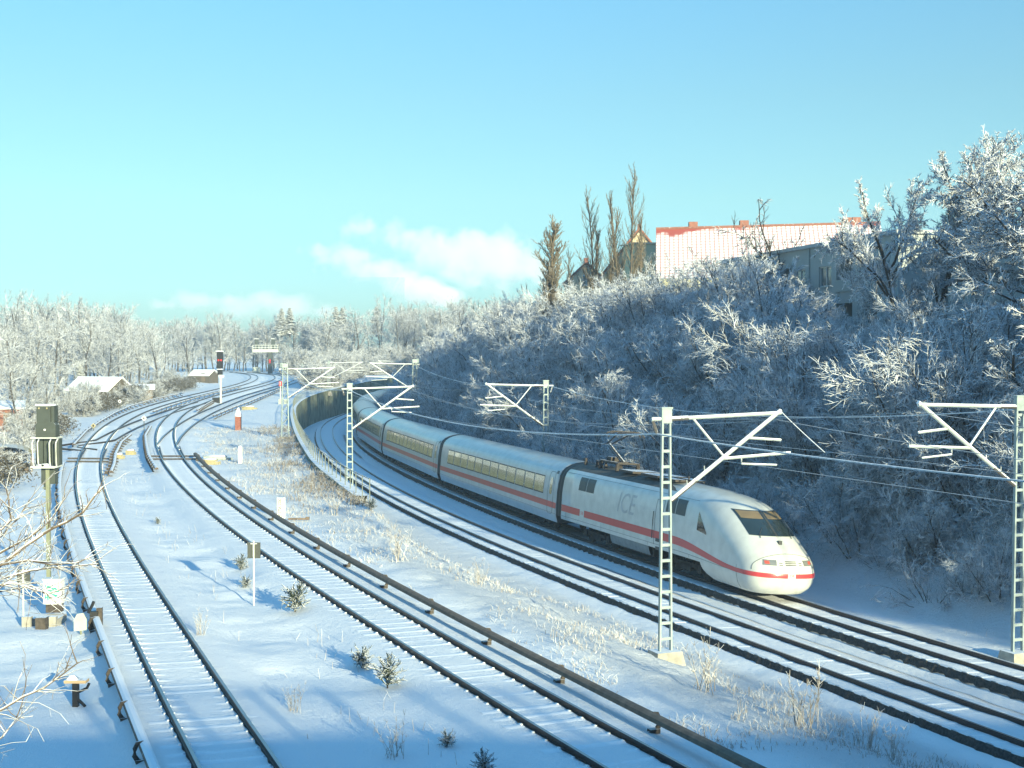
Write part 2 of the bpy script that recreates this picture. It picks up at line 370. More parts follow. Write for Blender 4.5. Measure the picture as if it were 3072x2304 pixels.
# ---------------------------------------------------------------- ground sheet
def ground():
    Y = list(np.arange(-60, 18, 4.0)) + list(np.arange(18, 62, 0.25)) + list(np.arange(62, 130, 0.8)) + list(np.arange(130, 360, 3.0)) + list(360 * 1.13 ** np.arange(0, 18))
    rows = []; rg = []
    leftoff = [-1500, -700, -350, -200, -130, -90, -70, -55, -45, -37, -30, -25, -21, -18, -15.5, -13.5, -12, -10.5, -9, -8, -7, -6.2, -5.4, -4.7, -4, -3.4, -2.9, -2.4]
    bed = [-2.2, -1.9, -1.6, -1.35, -1.0, -0.5, 0, 0.5, 1.0, 1.35, 1.6, 1.9, 2.2]
    cbed = [-2.3, -2.0, -1.7, -1.42, -1.395, -1.33, -1.30, -0.8, 0, 0.8, 1.4, 1.8, 2.3]
    right = [2.65, 3.2, 3.8, 4.5, 5.2, 6, 7, 8, 9, 10, 11, 12, 13, 14, 15.5, 17, 19, 21, 24, 28, 34, 45, 65, 100, 180, 400, 1500]
    for y in Y:
        q = [math.hypot(1, float(slope(f, y))) for f in (fA, fB, fC, fD)]
        a, b, c, d = (float(f(y)) for f in (fA, fB, fC, fD)); xt, xb = (float(v) for v in bank_edges(y))
        xs = [a + o * q[0] for o in leftoff + bed]
        b0 = b - 2.2 * q[1]
        xs += [xs[-1] + (b0 - xs[-1]) * t for t in np.linspace(0, 1, 9)[1:-1]]
        xs += [b + o * q[1] for o in bed]
        xs += [xs[-1] + (xt - 0.05 - xs[-1]) * t for t in np.linspace(0, 1, 15)[1:]]
        xs += [xt + 0.02 + (xb - xt - 0.04) * t for t in np.linspace(0, 1, 26)]
        c0 = c - 2.3 * q[2]
        xs += [xb + (c0 - xb) * t for t in np.linspace(0, 1, 4)[0:-1]]
        xs += [c + o * q[2] for o in cbed]
        d0 = d - 2.3 * q[3]
        xs += [xs[-1] + (d0 - xs[-1]) * t for t in np.linspace(0, 1, 5)[1:-1]]
        xs += [d + o * q[3] for o in cbed] + [d + o * q[3] for o in right]
        r = []
        for x in xs:
            z = terrain(x, y)
            r.append((x, y, z))
            la = float(latn(fB, x, y)); lc = float(latn(fC, x, y)); ld = float(latn(fD, x, y))
            k = float(sm(2.6, 4.5, la)) * (1 - float(sm(-2.6, -1.9, lc))) if y < 130 else 0.25 * float(sm(2.6, 4.5, la)) * (1 - float(sm(-2.6, -1.9, lc)))
            k = max(k, 0.9 * float(sm(2.4, 4.0, ld)), 0.5 * float(sm(-4, -7, float(latn(fA, x, y)))) if y > 70 else 0)
            if 2 < abs(lc) < 2.8 or -2.6 < ld < -1.5: k = max(k, 0.35)
            rg.append(k)
        rows.append(r)
    mb = MB(); mb.grid(rows)
    o = mb.build('ground', M['ground'], smooth=True)
    at = o.data.attributes.new('rough', 'FLOAT', 'POINT'); at.data.foreach_set('value', rg)
    tag(o, kind='structure')
ground()

# ---------------------------------------------------------------- tracks
RAILP = [(-0.036, 0), (0.036, 0), (0.036, -0.038), (0.010, -0.05), (0.010, -0.12), (0.062, -0.135), (0.062, -0.15), (-0.062, -0.15), (-0.062, -0.135), (-0.010, -0.12), (-0.010, -0.05), (-0.036, -0.038)]
def ysteps(y0, y1):
    o = []; y = y0
    while y < y1:
        o.append(y); y += 1.0 if y < 70 else (2.0 if y < 140 else 4.0)
    return o + [y1]
def rail(tr, y0, y1, lat, parent):
    k = .50 if tr in 'CD' else .72        # snow lies over the foot of the rail
    prof = [(a * (k if abs(a) > .05 else 1), b) for a, b in RAILP]
    mb = MB(); pts = [track_pt(tr, y, lat) for y in ysteps(y0, y1)]
    mb.sweep(pts, prof)
    mb.m = [1 if (i % 12) == 0 else 0 for i in range(len(mb.f))]
    return mb.build('rail', [M['rail'], M['rail_top']], parent)
def tiemesh_snow():
    mb = MB(); prof = []
    r = random.Random(5)
    rows = []
    for i in range(15):
        x = -1.28 + 2.56 * i / 14
        hump = 0.007 + 0.020 * math.exp(-((abs(x) - 0.58) / 0.09) ** 2) + 0.006 * r.random()
        e = 0.25 if i in (0, 14) else 1
        e2 = 1.0 if abs(x) < .9 else max(.15, 1 - (abs(x) - .9) * 2.4); hump *= e2
        rows.append([(x, -0.17, -0.16), (x + 0.01, -0.10, -0.15 + hump * e * 0.8), (x, 0.0, -0.148 + hump * e), (x - 0.01, 0.09, -0.15 + hump * e * 0.75), (x, 0.16, -0.16)])
    mb.grid(rows, flip=True)
    for s in (-1, 1):                      # clips with little snow caps beside the rail
        for q in (-1, 1):
            mb.box((s * (0.75 + q * 0.10), 0.02, -0.128), (0.05, 0.10, 0.035))
    return mb
def tiemesh_conc():
    mb = MB()
    mb.frustum((0, 0, -0.37), (2.78, 0.33), (2.70, 0.24), 0.20)
    rows = []
    for i in range(9):
        x = -1.34 + 2.68 * i / 8
        rows.append([(x, -0.16, -0.175), (x, -0.06, -0.145), (x, 0.06, -0.145), (x, 0.16, -0.175)])
    mb.grid(rows, flip=True)
    return mb
PROTO = {}
def sleepers(tr, y0, y1, kind, parent, skip=None):
    ys = []; y = y0
    while y < y1:
        f = FN[tr][0]; ys.append(y); y += 0.62 / math.hypot(1, float(slope(f, y)))
    if skip: ys = [y for y in ys if not skip(y)]
    mats = [M['snow']] if kind == 'snow' else [M['sleeper']]
    if kind not in PROTO:
        o = (tiemesh_snow() if kind == 'snow' else tiemesh_conc()).build('sleeper', mats, parent, smooth=(kind == 'snow'))
        PROTO[kind] = o; first = True
    else: first = False
    def M4(y):
        p = track_pt(tr, y); m = float(slope(FN[tr][0], y))
        return p, Matrix.Rotation(math.atan2(-m, 1) , 3, 'Z') @ Matrix.Rotation(math.asin(CANT[tr] / 1.5), 3, 'Y')
    rr = random.Random(len(tr) + ord(tr))
    for y in ys[:100]:
        o = PROTO[kind] if first else PROTO[kind].copy()
        if not first: COL.objects.link(o)
        first = False
        o.parent = parent
        p, R = M4(y); p.z += rr.uniform(-.010, .006) if kind == 'snow' else 0
        o.matrix_basis = Matrix.Translation(p) @ (R @ Matrix.Rotation(rr.uniform(-.012, .012), 3, 'Z')).to_4x4()
    if len(ys) > 100:
        mb = MB()
        base = tiemesh_snow() if kind == 'snow' else tiemesh_conc()
        for y in ys[100:]:
            p, R = M4(y); mb.add([R @ Vector(v) + p for v in base.v], base.f)
        o = mb.build('far_sleepers', mats, parent, smooth=(kind == 'snow')); o['kind'] = 'stuff'
def track(tr, y0, y1, label, tie, ty0, ty1, group='railway tracks'):
    t = empty('railway_track', (0, 0, 0), 0, label, 'railway track', group)
    for s in (-0.753, 0.753): rail(tr, y0, y1, s, t)
    if tie: sleepers(tr, ty0, ty1, tie, t)
    return t
tA = track('A', -20, 350, 'snowed-in track curving past the signal with the ladder cage, nearest the gardens', 'snow', 22.0, 128)
tB = track('B', -20, 350, 'snowed-in track with the brown conductor rail along its right side', 'snow', 22.0, 128)
tS = track('S', 100, 330, 'side track branching right from the points towards the red brick post', None, 0, 0)
tX = track('X', 100, 176, 'slanting crossover rails linking the two snowed-in tracks', None, 0, 0)
tC = track('C', -20, 285, 'empty main line track in the cutting, on the near side of the white train', 'conc', 24.0, 150)
tD = track('D', -20, 285, 'main line track in the cutting that carries the white train', 'conc', 30.0, 150)
for tr, t in (('C', tC), ('D', tD)):       # dark ballast face below the outer sleeper ends
    mb = MB(); r = random.Random(3); rows = []
    for y in np.arange(18, 220, 0.15):
        j = r.uniform(-.02, .02) + .05 * abs(math.sin(y * 5.07)) ** .6 - .03
        rows.append([track_pt(tr, y, -1.30, -0.165), track_pt(tr, y, -1.365 + j * .5, -0.20), track_pt(tr, y, -1.42 + j, -0.31 + j * .3), track_pt(tr, y, -1.47 + j * 1.5, -0.43 + j)])
    mb.grid(rows, flip=False); mb.build('ballast_edge', M['ballast'], t)
    mb = MB(); rows = []; rows2 = []          # dark melted strips along the rails
    for k in (-.753, .753):
        for s in (-1, 1):
            rows = [[track_pt(tr, y, k + s * (0.04), -0.135), track_pt(tr, y, k + s * (0.058 + 0.012 * math.sin(y * 10.1) + r.uniform(-.01, .01)), -0.139)] for y in np.arange(18, 180, 0.25)]
            mb.grid(rows, flip=(s < 0))
for tr, t in (('A', tA), ('B', tB)):       # the thawed groove beside the rail
    mb = MB(); r = random.Random(4)
    for k in (-.753, .753):
        for s in (-1, 1):
            rows = [[track_pt(tr, y, k + s * 0.04, -0.128), track_pt(tr, y, k + s * (0.075 + 0.02 * math.sin(y * 10.1) + r.uniform(-.012, .012)), -0.131)] for y in np.arange(18, 150, 0.25)]
            mb.grid(rows, flip=(s < 0))
    mb.build('rail_bed', M['ballast'], t)
# points: blades, dark slide plates and cross rods where the tracks part
def points(tr, y0, y1, label):
    p = track_pt(tr, y0)
    t = empty('track_points', p, 0, label, 'railway points', 'sets of points in the upper tracks')
    inv = lambda q: q - p
    for s in (-0.753, 0.753):
        mb = MB()
        rows = [[inv(track_pt(tr, y, s + a, -0.118)) for a in (-0.30 * min(1, (y - y0 + 1.2) / 3), 0.30)] for y in np.linspace(y0 - 1, y1, 14)]
        mb.grid(rows, flip=False); mb.build('slide_plate', M['rust'], t)
        mb = MB(); mb.sweep([inv(track_pt(tr, y, s + 0.09 + 0.12 * (y - y0) / (y1 - y0), 0.002)) for y in np.linspace(y0 - 0.6, y1, 10)], RAILP); mb.build('blade', M['rail'], t)
    for yy in (y0 - 0.4, y0 + 1.9):
        mb = MB(); mb.tube([inv(track_pt(tr, yy, -1.5, -0.06)), inv(track_pt(tr, yy, 1.9, -0.06))], 0.06, 6); mb.build('rod', M['rust'], t)
    return t
points('A', 91.0, 101.0, 'points in the track by the gardens, dark plates with two cross rods')
points('B', 93.0, 103.0, 'points in the track beside the brown conductor rail, dark plates and rods')

# ---------------------------------------------------------------- conductor rails
def conductor(pts, label, side, snow=True, step=5.0, big=1.0, hooks=True, boxes=False):
    """side = +1: brackets stand on the right; pts in world x, y"""
    P = np.array(pts, float); L = np.concatenate([[0], np.cumsum(np.hypot(*np.diff(P, axis=0).T))])
    def at(s):
        x, y = np.interp(s, L, P[:, 0]), np.interp(s, L, P[:, 1]); return Vector((x, y, float(zS(y)) + 0.16))
    n = max(4, int(L[-1] / 2)); ss = np.linspace(0, L[-1], n)
    c = [at(s) for s in ss]; o0 = c[0].copy()
    t = empty('conductor_rail', o0, 0, label, 'conductor rail', 'conductor rails beside the tracks')
    mb = MB(); w = 0.085 * big
    mb.sweep([p - o0 for p in c], [(-w * 1.3, -0.05), (-w * 1.15, 0.045), (-w * .5, 0.085), (w * .5, 0.085), (w * 1.15, 0.045), (w * 1.3, -0.05), (w * .8, -0.05), (w * .8, 0.02), (-w * .8, 0.02), (-w * .8, -0.05)])
    mb.build('cover', M['board_snow'] if snow else M['wood'], t)
    mb = MB(); mb.sweep([p - o0 for p in c], [(-0.035, -0.06), (0.035, -0.06), (0.035, 0.0), (-0.035, 0.0)]); mb.build('live_rail', M['rail'], t)
    if hooks:
        proto = None; s = min(1.5, L[-1] / 4)
        while s < L[-1]:
            d = (at(min(s + .5, L[-1])) - at(max(s - .5, 0))); a = math.atan2(d.y, d.x) - math.pi / 2
            if proto is None:
                mb = MB()
                mb.tube([(side * x, 0, z) for x, z in ((0.02, .07), (0.14, .05), (0.19, -0.06), (0.20, -0.2), (0.14, -0.30), (0.02, -0.36), (-0.18, -0.40))], [0.035, .045, .05, .055, .06, .055, .045], 6)
                mb.box((side * 0.06, 0, -0.33), (0.24, 0.16, 0.10))
                if boxes: mb.box((side * 0.28, 0, -0.08), (0.2, 0.35, 0.2))
                q = mb.build('bracket', M['rust'], t); proto = q
            else:
                q = proto.copy(); COL.objects.link(q); q.parent = t
            q.location = at(s) - o0; q.rotation_euler = (0, 0, a); s += step
    return t
alongl = lambda tr, y0, y1, lat, n=24: [tuple(track_pt(tr, y, lat)[:2]) for y in np.linspace(y0, y1, n)]
conductor(alongl('B', 10, 94, 1.62, 50), 'long brown-topped conductor rail right of the middle track, running out of the picture', 1, snow=False, step=4.6, big=1.25)
conductor(alongl('A', 14, 88, -1.62, 40), 'snow-topped conductor rail with curled hooks left of the track by the gardens', -1, step=3.2)
conductor([(-32.5, 113.5), (-30.8, 104.9), (-28.1, 94.3), (-25.9, 86.6), (-24.6, 81.6)], 'short conductor rail with brown boxes just right of the garden-side points', 1, step=2.2, boxes=True)
conductor([(-33.8, 124.6), (-31.0, 112.5), (-28.2, 102.6), (-25.4, 93.0), (-22.3, 83.5)], 'short dark-sided conductor rail standing in its own blue shadow between the points', 1, step=1.6)
conductor([(-33.8, 102.6), (-37.8, 118.3), (-40.7, 131.7), (-43.8, 147.0), (-46.4, 162.4), (-48.4, 181.4), (-49.3, 200)], 'conductor rail starting beyond the points on the garden side of the curve', -1, step=3.0)
conductor([(-40.0, 148.5), (-41.4, 160), (-42.6, 172.4), (-43.8, 186.2), (-44.9, 205.5), (-45.8, 225)], 'far conductor rail between the two curving tracks', 1, step=4.0)
conductor([(-35.9, 151.8), (-37.6, 163), (-39.3, 175)], 'small kinked conductor rail where crossover and middle track meet', 1, step=1.8)
conductor([(-31.5, 140.5), (-32.9, 156.3), (-34.0, 172.7), (-35.8, 194.9), (-38.2, 221.1)], 'conductor rail along the right of the side track beyond the brick post', 1, step=3.5)
# ---------------------------------------------------------------- the train
def glossy(name, color, rough=0.25, metal=0.0, coat=0.3, var=0.03):
    return mat(name, color, rough, metal, var, 2.0, None, 0, 0.5, coat)
T = {}
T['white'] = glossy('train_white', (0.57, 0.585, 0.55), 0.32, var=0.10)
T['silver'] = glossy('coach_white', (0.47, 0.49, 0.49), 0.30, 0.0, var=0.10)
T['roof'] = glossy('train_roof', (0.40, 0.42, 0.43), 0.3, 0.55, 0.2, var=0.12)
T['darkroof'] = mat('roof_equipment_deck', (0.10, 0.095, 0.085), 0.8, var=0.3)
T['stripe'] = glossy('red_stripe', (0.55, 0.055, 0.06), 0.35)
T['stripe_front'] = T['stripe']
T['glass'] = mat('dark_glass', (0.018, 0.028, 0.028), 0.06, spec=0.7, coat=0.6)
T['mirror'] = mat('coach_glass', (0.74, 0.735, 0.68), 0.16, 0.95, var=0.16, scale=1.2, coat=0.5)
T['frame'] = mat('rubber_frame', (0.05, 0.055, 0.055), 0.5)
T['vent'] = mat('vent_louvre', (0.035, 0.05, 0.055), 0.45, var=0.3, scale=12)
T['blind'] = mat('tan_sun_blind', (0.20, 0.145, 0.075), 0.5, coat=0.4)
T['under'] = mat('underframe', (0.035, 0.032, 0.03), 0.9, var=0.5, scale=5)
T['skirt'] = mat('grey_skirt', (0.20, 0.23, 0.24), 0.6, var=0.2)
T['bellow'] = mat('black_rubber', (0.014, 0.015, 0.017), 0.6)
T['line'] = mat('panel_gap', (0.16, 0.17, 0.16), 0.7)
T['logo'] = glossy('logo_white', (0.75, 0.72, 0.68))
T['letters'] = mat('grey_lettering', (0.40, 0.42, 0.43), 0.4)
T['lamp'] = mat('lamp_glass', (0.32, 0.33, 0.30), 0.12, 0.4, coat=0.5)
T['redlamp'] = mat('red_lamp_glass', (0.60, 0.10, 0.07), 0.2, coat=0.4)
T['panto'] = mat('pantograph_steel', (0.05, 0.042, 0.037), 0.7, var=0.3, snow=0.9)

WZ = ([.25, .5, .85, 1.0, 2.1, 2.5, 2.8, 3.05, 3.25, 3.4, 3.53, 3.64, 3.72, 3.78, 3.82, 3.84], [1.22, 1.42, 1.51, 1.53, 1.535, 1.51, 1.47, 1.42, 1.34, 1.22, 1.06, .86, .64, .42, .2, .01])
LZ = ([.25, .5, .85, 1.0, 1.25, 1.5, 1.7, 2.1, 2.4, 2.8, 3.1, 3.3, 3.45, 3.6, 3.72, 3.8, 3.84], [20.12, 20.42, 20.55, 20.56, 20.52, 20.38, 20.18, 19.66, 19.22, 18.58, 18.06, 17.66, 17.2, 16.4, 15.3, 14.0, 12.4])
RZ = ([.25, 1.0, 1.7, 2.4, 3.1, 3.84], [1.2, 1.5, 2.0, 2.6, 3.0, 3.2])
def Wf(z): return float(np.interp(z, *WZ))
def Lf(z): return float(np.interp(z, *LZ))
def Rf(z): return float(np.interp(z, *RZ))
PW = 2 / 2.7
def outline(z, u, side=1, e=0.0):
    """point of the power car skin: u 0..1 along the straight side, 1..2 round the nose to its middle"""
    w, R = Wf(z), Rf(z); s0 = Lf(z) - R
    if u <= 1: return Vector((side * (w + e), 0.34 + (s0 - 0.34) * u, z))
    ph = (u - 1) * math.pi / 2; c, s = max(0, math.cos(ph)), math.sin(ph)
    return Vector((side * (w * c ** PW + e * c), s0 + R * s ** PW + e * s, z))
def side_pt(s, z, side=1, e=0.004):
    w, R = Wf(z), Rf(z); s0 = Lf(z) - R
    if s <= s0: return Vector((side * (w + e), s, z))
    t = min(0.999, (s - s0) / R)
    return Vector((side * (w * (1 - t ** 2.7) ** (1 / 2.7) + e), s + e * t, z))
def front_pt(x, z, e=0.006):
    w, R = Wf(z), Rf(z); s0 = Lf(z) - R; t = min(0.9999, abs(x) / w)
    return Vector((x * (1 + e * t), s0 + R * (1 - t ** 2.7) ** (1 / 2.7) + e, z + e * 0.7))
def skin(zs, u0, mats, name, parent, mi=lambda z, u: 0):
    us = list(np.linspace(u0, 1, 12)) + list(np.linspace(1, 2, 19))[1:]
    mb = MB(); rows = []
    for z in zs:
        rows.append([outline(z, u) for u in us] + [outline(z, u, -1) for u in us[::-1][1:]])
    n = len(rows[0]); V = [p for r in rows for p in r]; F = []; MI = []
    for i in range(len(rows) - 1):
        for k in range(n - 1):
            F.append((i * n + k, i * n + k + 1, (i + 1) * n + k + 1, (i + 1) * n + k)[::1]); MI.append(mi((zs[i] + zs[i + 1]) / 2, (us + us[::-1][1:])[k]))
        F.append(((i + 1) * n, (i + 1) * n + n - 1, i * n + n - 1, i * n)); MI.append(0)      # flat back
    mb.v = [tuple(v) for v in V]; mb.f = F; mb.m = MI
    return mb.build(name, mats, parent, smooth=True)
def spatch(mb, srange, zrange, ns=6, nz=3, side=1, e=0.006, mi=0):
    s0, s1 = srange
    rows = []
    for j in range(nz + 1):
        t = j / nz
        rows.append([side_pt(s0 + (s1 - s0) * i / ns, (zrange(s0 + (s1 - s0) * i / ns)[0] * (1 - t) + zrange(s0 + (s1 - s0) * i / ns)[1] * t) if callable(zrange) else zrange[0] * (1 - t) + zrange[1] * t, side, e) for i in range(ns + 1)])
    mb.grid(rows, mi, flip=(side < 0))
def fpatch(mb, x0, x1, z0, z1, nx=8, nz=4, e=0.008, mi=0, skew=0.0):
    rows = [[front_pt((x0 + (x1 - x0) * i / nx) * (1 + skew * j / nz), z0 + (z1 - z0) * j / nz, e) for i in range(nx + 1)] for j in range(nz + 1)]
    mb.grid(rows, mi, flip=True)
def text_obj(body, size, name, m, parent, Mx, ext_=0.002, wrap=0):
    cu = bpy.data.curves.new(name, 'FONT'); cu.body = body; cu.size = size; cu.extrude = ext_; cu.align_x = 'CENTER'; cu.align_y = 'CENTER'; cu.resolution_u = 3
    ob = bpy.data.objects.new('tmp_text', cu); COL.objects.link(ob)
    dg = bpy.context.evaluated_depsgraph_get()
    me = bpy.data.meshes.new_from_object(ob.evaluated_get(dg))
    bpy.data.objects.remove(ob); bpy.data.curves.remove(cu)
    me.name = name; me.transform(Mx)
    if wrap:
        import bmesh
        bm = bmesh.new(); bm.from_mesh(me); bmesh.ops.triangulate(bm, faces=bm.faces)
        for _ in range(3): bmesh.ops.subdivide_edges(bm, edges=[e for e in bm.edges if e.calc_length() > .12], cuts=1)
        bm.to_mesh(me); bm.free()
        for v in me.vertices: v.co.x = wrap * (Wf(v.co.z) + .007 + (.002 if abs(v.co.x) > abs(Mx.translation.x) else 0))
    me.materials.clear(); me.materials.append(m)
    o = bpy.data.objects.new(name, me); COL.objects.link(o)
    if parent is not None: o.parent = parent
    return o
def sideM(s, z, side=1):
    R = Matrix(((0, 0, side), (side, 0, 0), (0, 1, 0)))
    return Matrix.Translation((side * (Wf(z) + 0.006), s, z)) @ R.to_4x4()
def bogie(parent, s, w=1.12):
    mb = MB()
    for sd_ in (-1, 1):
        mb.box((sd_ * 1.08, s, 0.52), (0.16, 3.4, 0.16)); mb.box((sd_ * 1.10, s, 0.40), (0.12, 0.9, 0.3))
        for q in (-1.35, 1.35):
            mb.box((sd_ * 1.12, s + q, 0.46), (0.2, 0.34, 0.34)); mb.tube([(sd_ * 1.12, s + q * .72, 0.4), (sd_ * 1.12, s + q * .72, 0.8)], 0.09, 8)
    mb.box((0, s, 0.6), (2.0, 0.7, 0.3))
    b = mb.build('bogie', T['under'], parent)
    for q in (-1.4, 1.4):
        mb = MB()
        for sd_ in (-1, 1):
            mb.tube([(sd_ * 0.70, s + q, 0.46), (sd_ * 0.83, s + q, 0.46)], 0.46, 20)
        mb.tube([(-0.7, s + q, 0.46), (0.7, s + q, 0.46)], 0.08, 8)
        mb.build('wheelset', T['under'], parent)
train = empty('passenger_train', track_pt('D', 51.4), 0, 'long white high-speed train with a red stripe coming round the snowy curve', 'train')
TL = train.location.copy()
# arc length table of the centreline going away from the camera, 0 at the first coupling
_ys = np.arange(44, 300, 0.25); _xs = fD(_ys)
_s = np.concatenate([[0], np.cumsum(np.hypot(np.diff(_xs), np.diff(_ys)))]); _s -= np.interp(70.27, _ys, _s)
def Dat(s): y = float(np.interp(s, _s, _ys)); return track_pt('D', y)
def place_car(o, back, L, piv):
    """back: arc length of its rear end; local +Y is forward, i.e. towards the camera"""
    p0, p1 = Dat(back - piv), Dat(back - L + piv)
    d = (p1 - p0); dn = Vector((d.x, d.y, 0)).normalized()
    a = math.atan2(-dn.x, dn.y)
    org = p0 - Vector((d.x, d.y, d.z)).normalized() * piv
    R = Matrix.Rotation(a, 4, 'Z') @ Matrix.Rotation(math.atan2(d.z, Vector((d.x, d.y)).length), 4, 'X') @ Matrix.Rotation(-math.asin(CANT['D'] / 1.5), 4, 'Y')
    o.parent = train; o.matrix_basis = Matrix.Translation(org - TL) @ R
# --- power car
zs_body = [.85, .9, 1.0, 1.15, 1.3, 1.5, 1.7, 1.9, 2.1, 2.3, 2.5, 2.65, 2.8, 2.95, 3.05, 3.15, 3.25, 3.33, 3.4, 3.47, 3.53, 3.6, 3.64, 3.68, 3.72, 3.76, 3.78, 3.8, 3.82, 3.84]
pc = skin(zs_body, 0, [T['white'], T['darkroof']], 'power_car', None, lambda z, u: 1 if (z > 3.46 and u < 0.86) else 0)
place_car(pc, 0.0, 20.56, 4.6)
# nose skirt: lower white apron round the front
mb = MB(); zz = [.22, .27, .35, .45, .6, .75, .85]
us = list(np.linspace(0, 1, 25))
def sk_u(t, z):
    s_start = 15.9 + 0.9 * (1 - (z - .22) / .63) ** 2
    s0 = Lf(max(z, .25)) - Rf(max(z, .25)); u0 = (s_start - .34) / (s0 - .34)
    return u0 + (2 - u0) * t if u0 < 1 else 1 + (2 - 1) * t
rows = [[outline(max(z, .25), sk_u(t, z), 1, 0.0 if z > .24 else -0.06) + Vector((0, 0, z - max(z, .25))) for t in us] + [outline(max(z, .25), sk_u(t, z), -1, 0.0 if z > .24 else -0.06) + Vector((0, 0, z - max(z, .25))) for t in us[::-1][1:]] for z in zz]
mb.grid(rows); mb.build('front_skirt', T['white'], pc, smooth=True)
mb = MB()
for sd_ in (1, -1): spatch(mb, (6.6, 10.9), (.42, .85), 4, 2, sd_, -0.03)
mb.build('side_skirt', T['skirt'], pc)
mb = MB(); mb.box((0, 8.8, 0.6), (2.5, 4.4, 0.5)); mb.box((0, 16.6, 0.45), (1.9, 1.2, 0.3)); mb.box((0, 10.0, .9), (2.6, 19.0, .16)); mb.build('underframe', T['under'], pc)
bogie(pc, 4.4); bogie(pc, 14.0)
def stripe_z(s):
    t = float(sm(13.4, 19.1, s)); return (1.27 + (0.90 - 1.27) * t, 1.61 + (1.075 - 1.61) * t)
mb = MB()
for sd_ in (1, -1):
    if sd_ == 1:
        spatch(mb, (0.36, 2.86), stripe_z, 4, 2, sd_, .005); spatch(mb, (3.42, 12.0), stripe_z, 8, 2, sd_, .005)
    else: spatch(mb, (0.36, 12.0), stripe_z, 8, 2, sd_, .005)
    spatch(mb, (12.0, 18.8), stripe_z, 30, 2, sd_, .005)
    rows = []
    for j in range(4):
        r = []
        for i in range(31):
            t = i / 30; z0, z1 = 0.90, 1.075; z = z0 + (z1 - z0) * j / 3
            w, R = Wf(z), Rf(z); s0 = Lf(z) - R
            t0 = (18.8 - s0) / R
            ph0 = math.asin(max(0.0, t0) ** 1.35) if t0 > 0 else 0.0
            u0 = 1 + ph0 / (math.pi / 2) if t0 > 0 else (18.8 - .34) / (s0 - .34)
            phe = math.acos((0.17 / w) ** 1.35); u1 = 1 + phe / (math.pi / 2)
            r.append(outline(z, u0 + (u1 - u0) * t, sd_, 0.006))
        rows.append(r)
    mb.grid(rows, flip=(sd_ < 0))
mb.build('red_stripe', T['stripe'], pc)
mb = MB(); fpatch(mb, -1.02, 1.02, 2.36, 3.22, 16, 8, .010, skew=-0.03); ws = mb.build('windscreen', T['glass'], pc, smooth=True)
mb = MB(); fpatch(mb, -0.92, -0.09, 2.93, 3.19, 8, 3, .016); mb.build('sun_blind', T['blind'], pc, smooth=True)
mb = MB(); fpatch(mb, 0.11, 0.92, 2.93, 3.19, 8, 3, .016); mb.build('sun_blind', T['blind'], pc, smooth=True)
mb = MB(); fpatch(mb, -0.045, 0.045, 2.36, 3.22, 2, 6, .018)
for a in (-0.62, 0.72):
    mb.tube([front_pt(a, 2.28, .03), front_pt(a - .05, 2.42, .03), front_pt(a - .28, 2.62, .03)], 0.014, 5)
mb.box(front_pt(0.06, 2.14, .02), (0.14, 0.12, 0.16))
mb.build('wiper', T['frame'], pc)
for x0, x1 in ((-1.08, -.60), (.60, 1.08)):
    mb = MB(); fpatch(mb, x0, x1, 1.36, 1.56, 6, 3, .012, skew=-0.05); hl = mb.build('headlight', T['lamp'], pc)
    mb = MB(); xa = x0 + .08 if x0 < 0 else x1 - .24; fpatch(mb, xa, xa + .16, 1.41, 1.52, 3, 2, .016); mb.build('tail_lamp', T['redlamp'], pc)
mb = MB()
for k in range(3): fpatch(mb, -.24, .24, 1.37 + k * .065, 1.40 + k * .065, 4, 1, .012)
for sx in (-1, 1):
    for k in range(2): fpatch(mb, sx * .42 - .075, sx * .42 + .075, 1.37 + k * .075, 1.395 + k * .075, 3, 1, .012)
mb.build('grille', T['frame'], pc)
mb = MB()
pts = [front_pt(1.38 * math.cos(t), 1.12 + 0.66 * math.sin(t) ** 0.8, .006) for t in np.linspace(0.02, math.pi - 0.02, 40)]
mb.tube(pts, 0.010, 4); 
for sd_ in (1, -1): mb.tube([side_pt(s, 1.03 if s < 14 else 1.03 - .10 * float(sm(14, 18.5, s)), sd_, .002) for s in np.linspace(.4, 18.6, 30)], .009, 4)
for sd_ in (1, -1):
    mb.tube([side_pt(18.95, z, sd_, .002) for z in np.linspace(.3, 1.2, 8)], .009, 4)
    for s in (1.0, 5.6, 10.9, 14.9): mb.tube([side_pt(s, z, sd_, .001) for z in np.linspace(.88, 1.03 if s > 6 else 1.25, 5)], .006, 4)
    mb.tube([side_pt(s, 3.30, sd_, .002) for s in np.linspace(.4, 15.2, 12)], .008, 4)
mb.build('panel_seam', T['line'], pc)
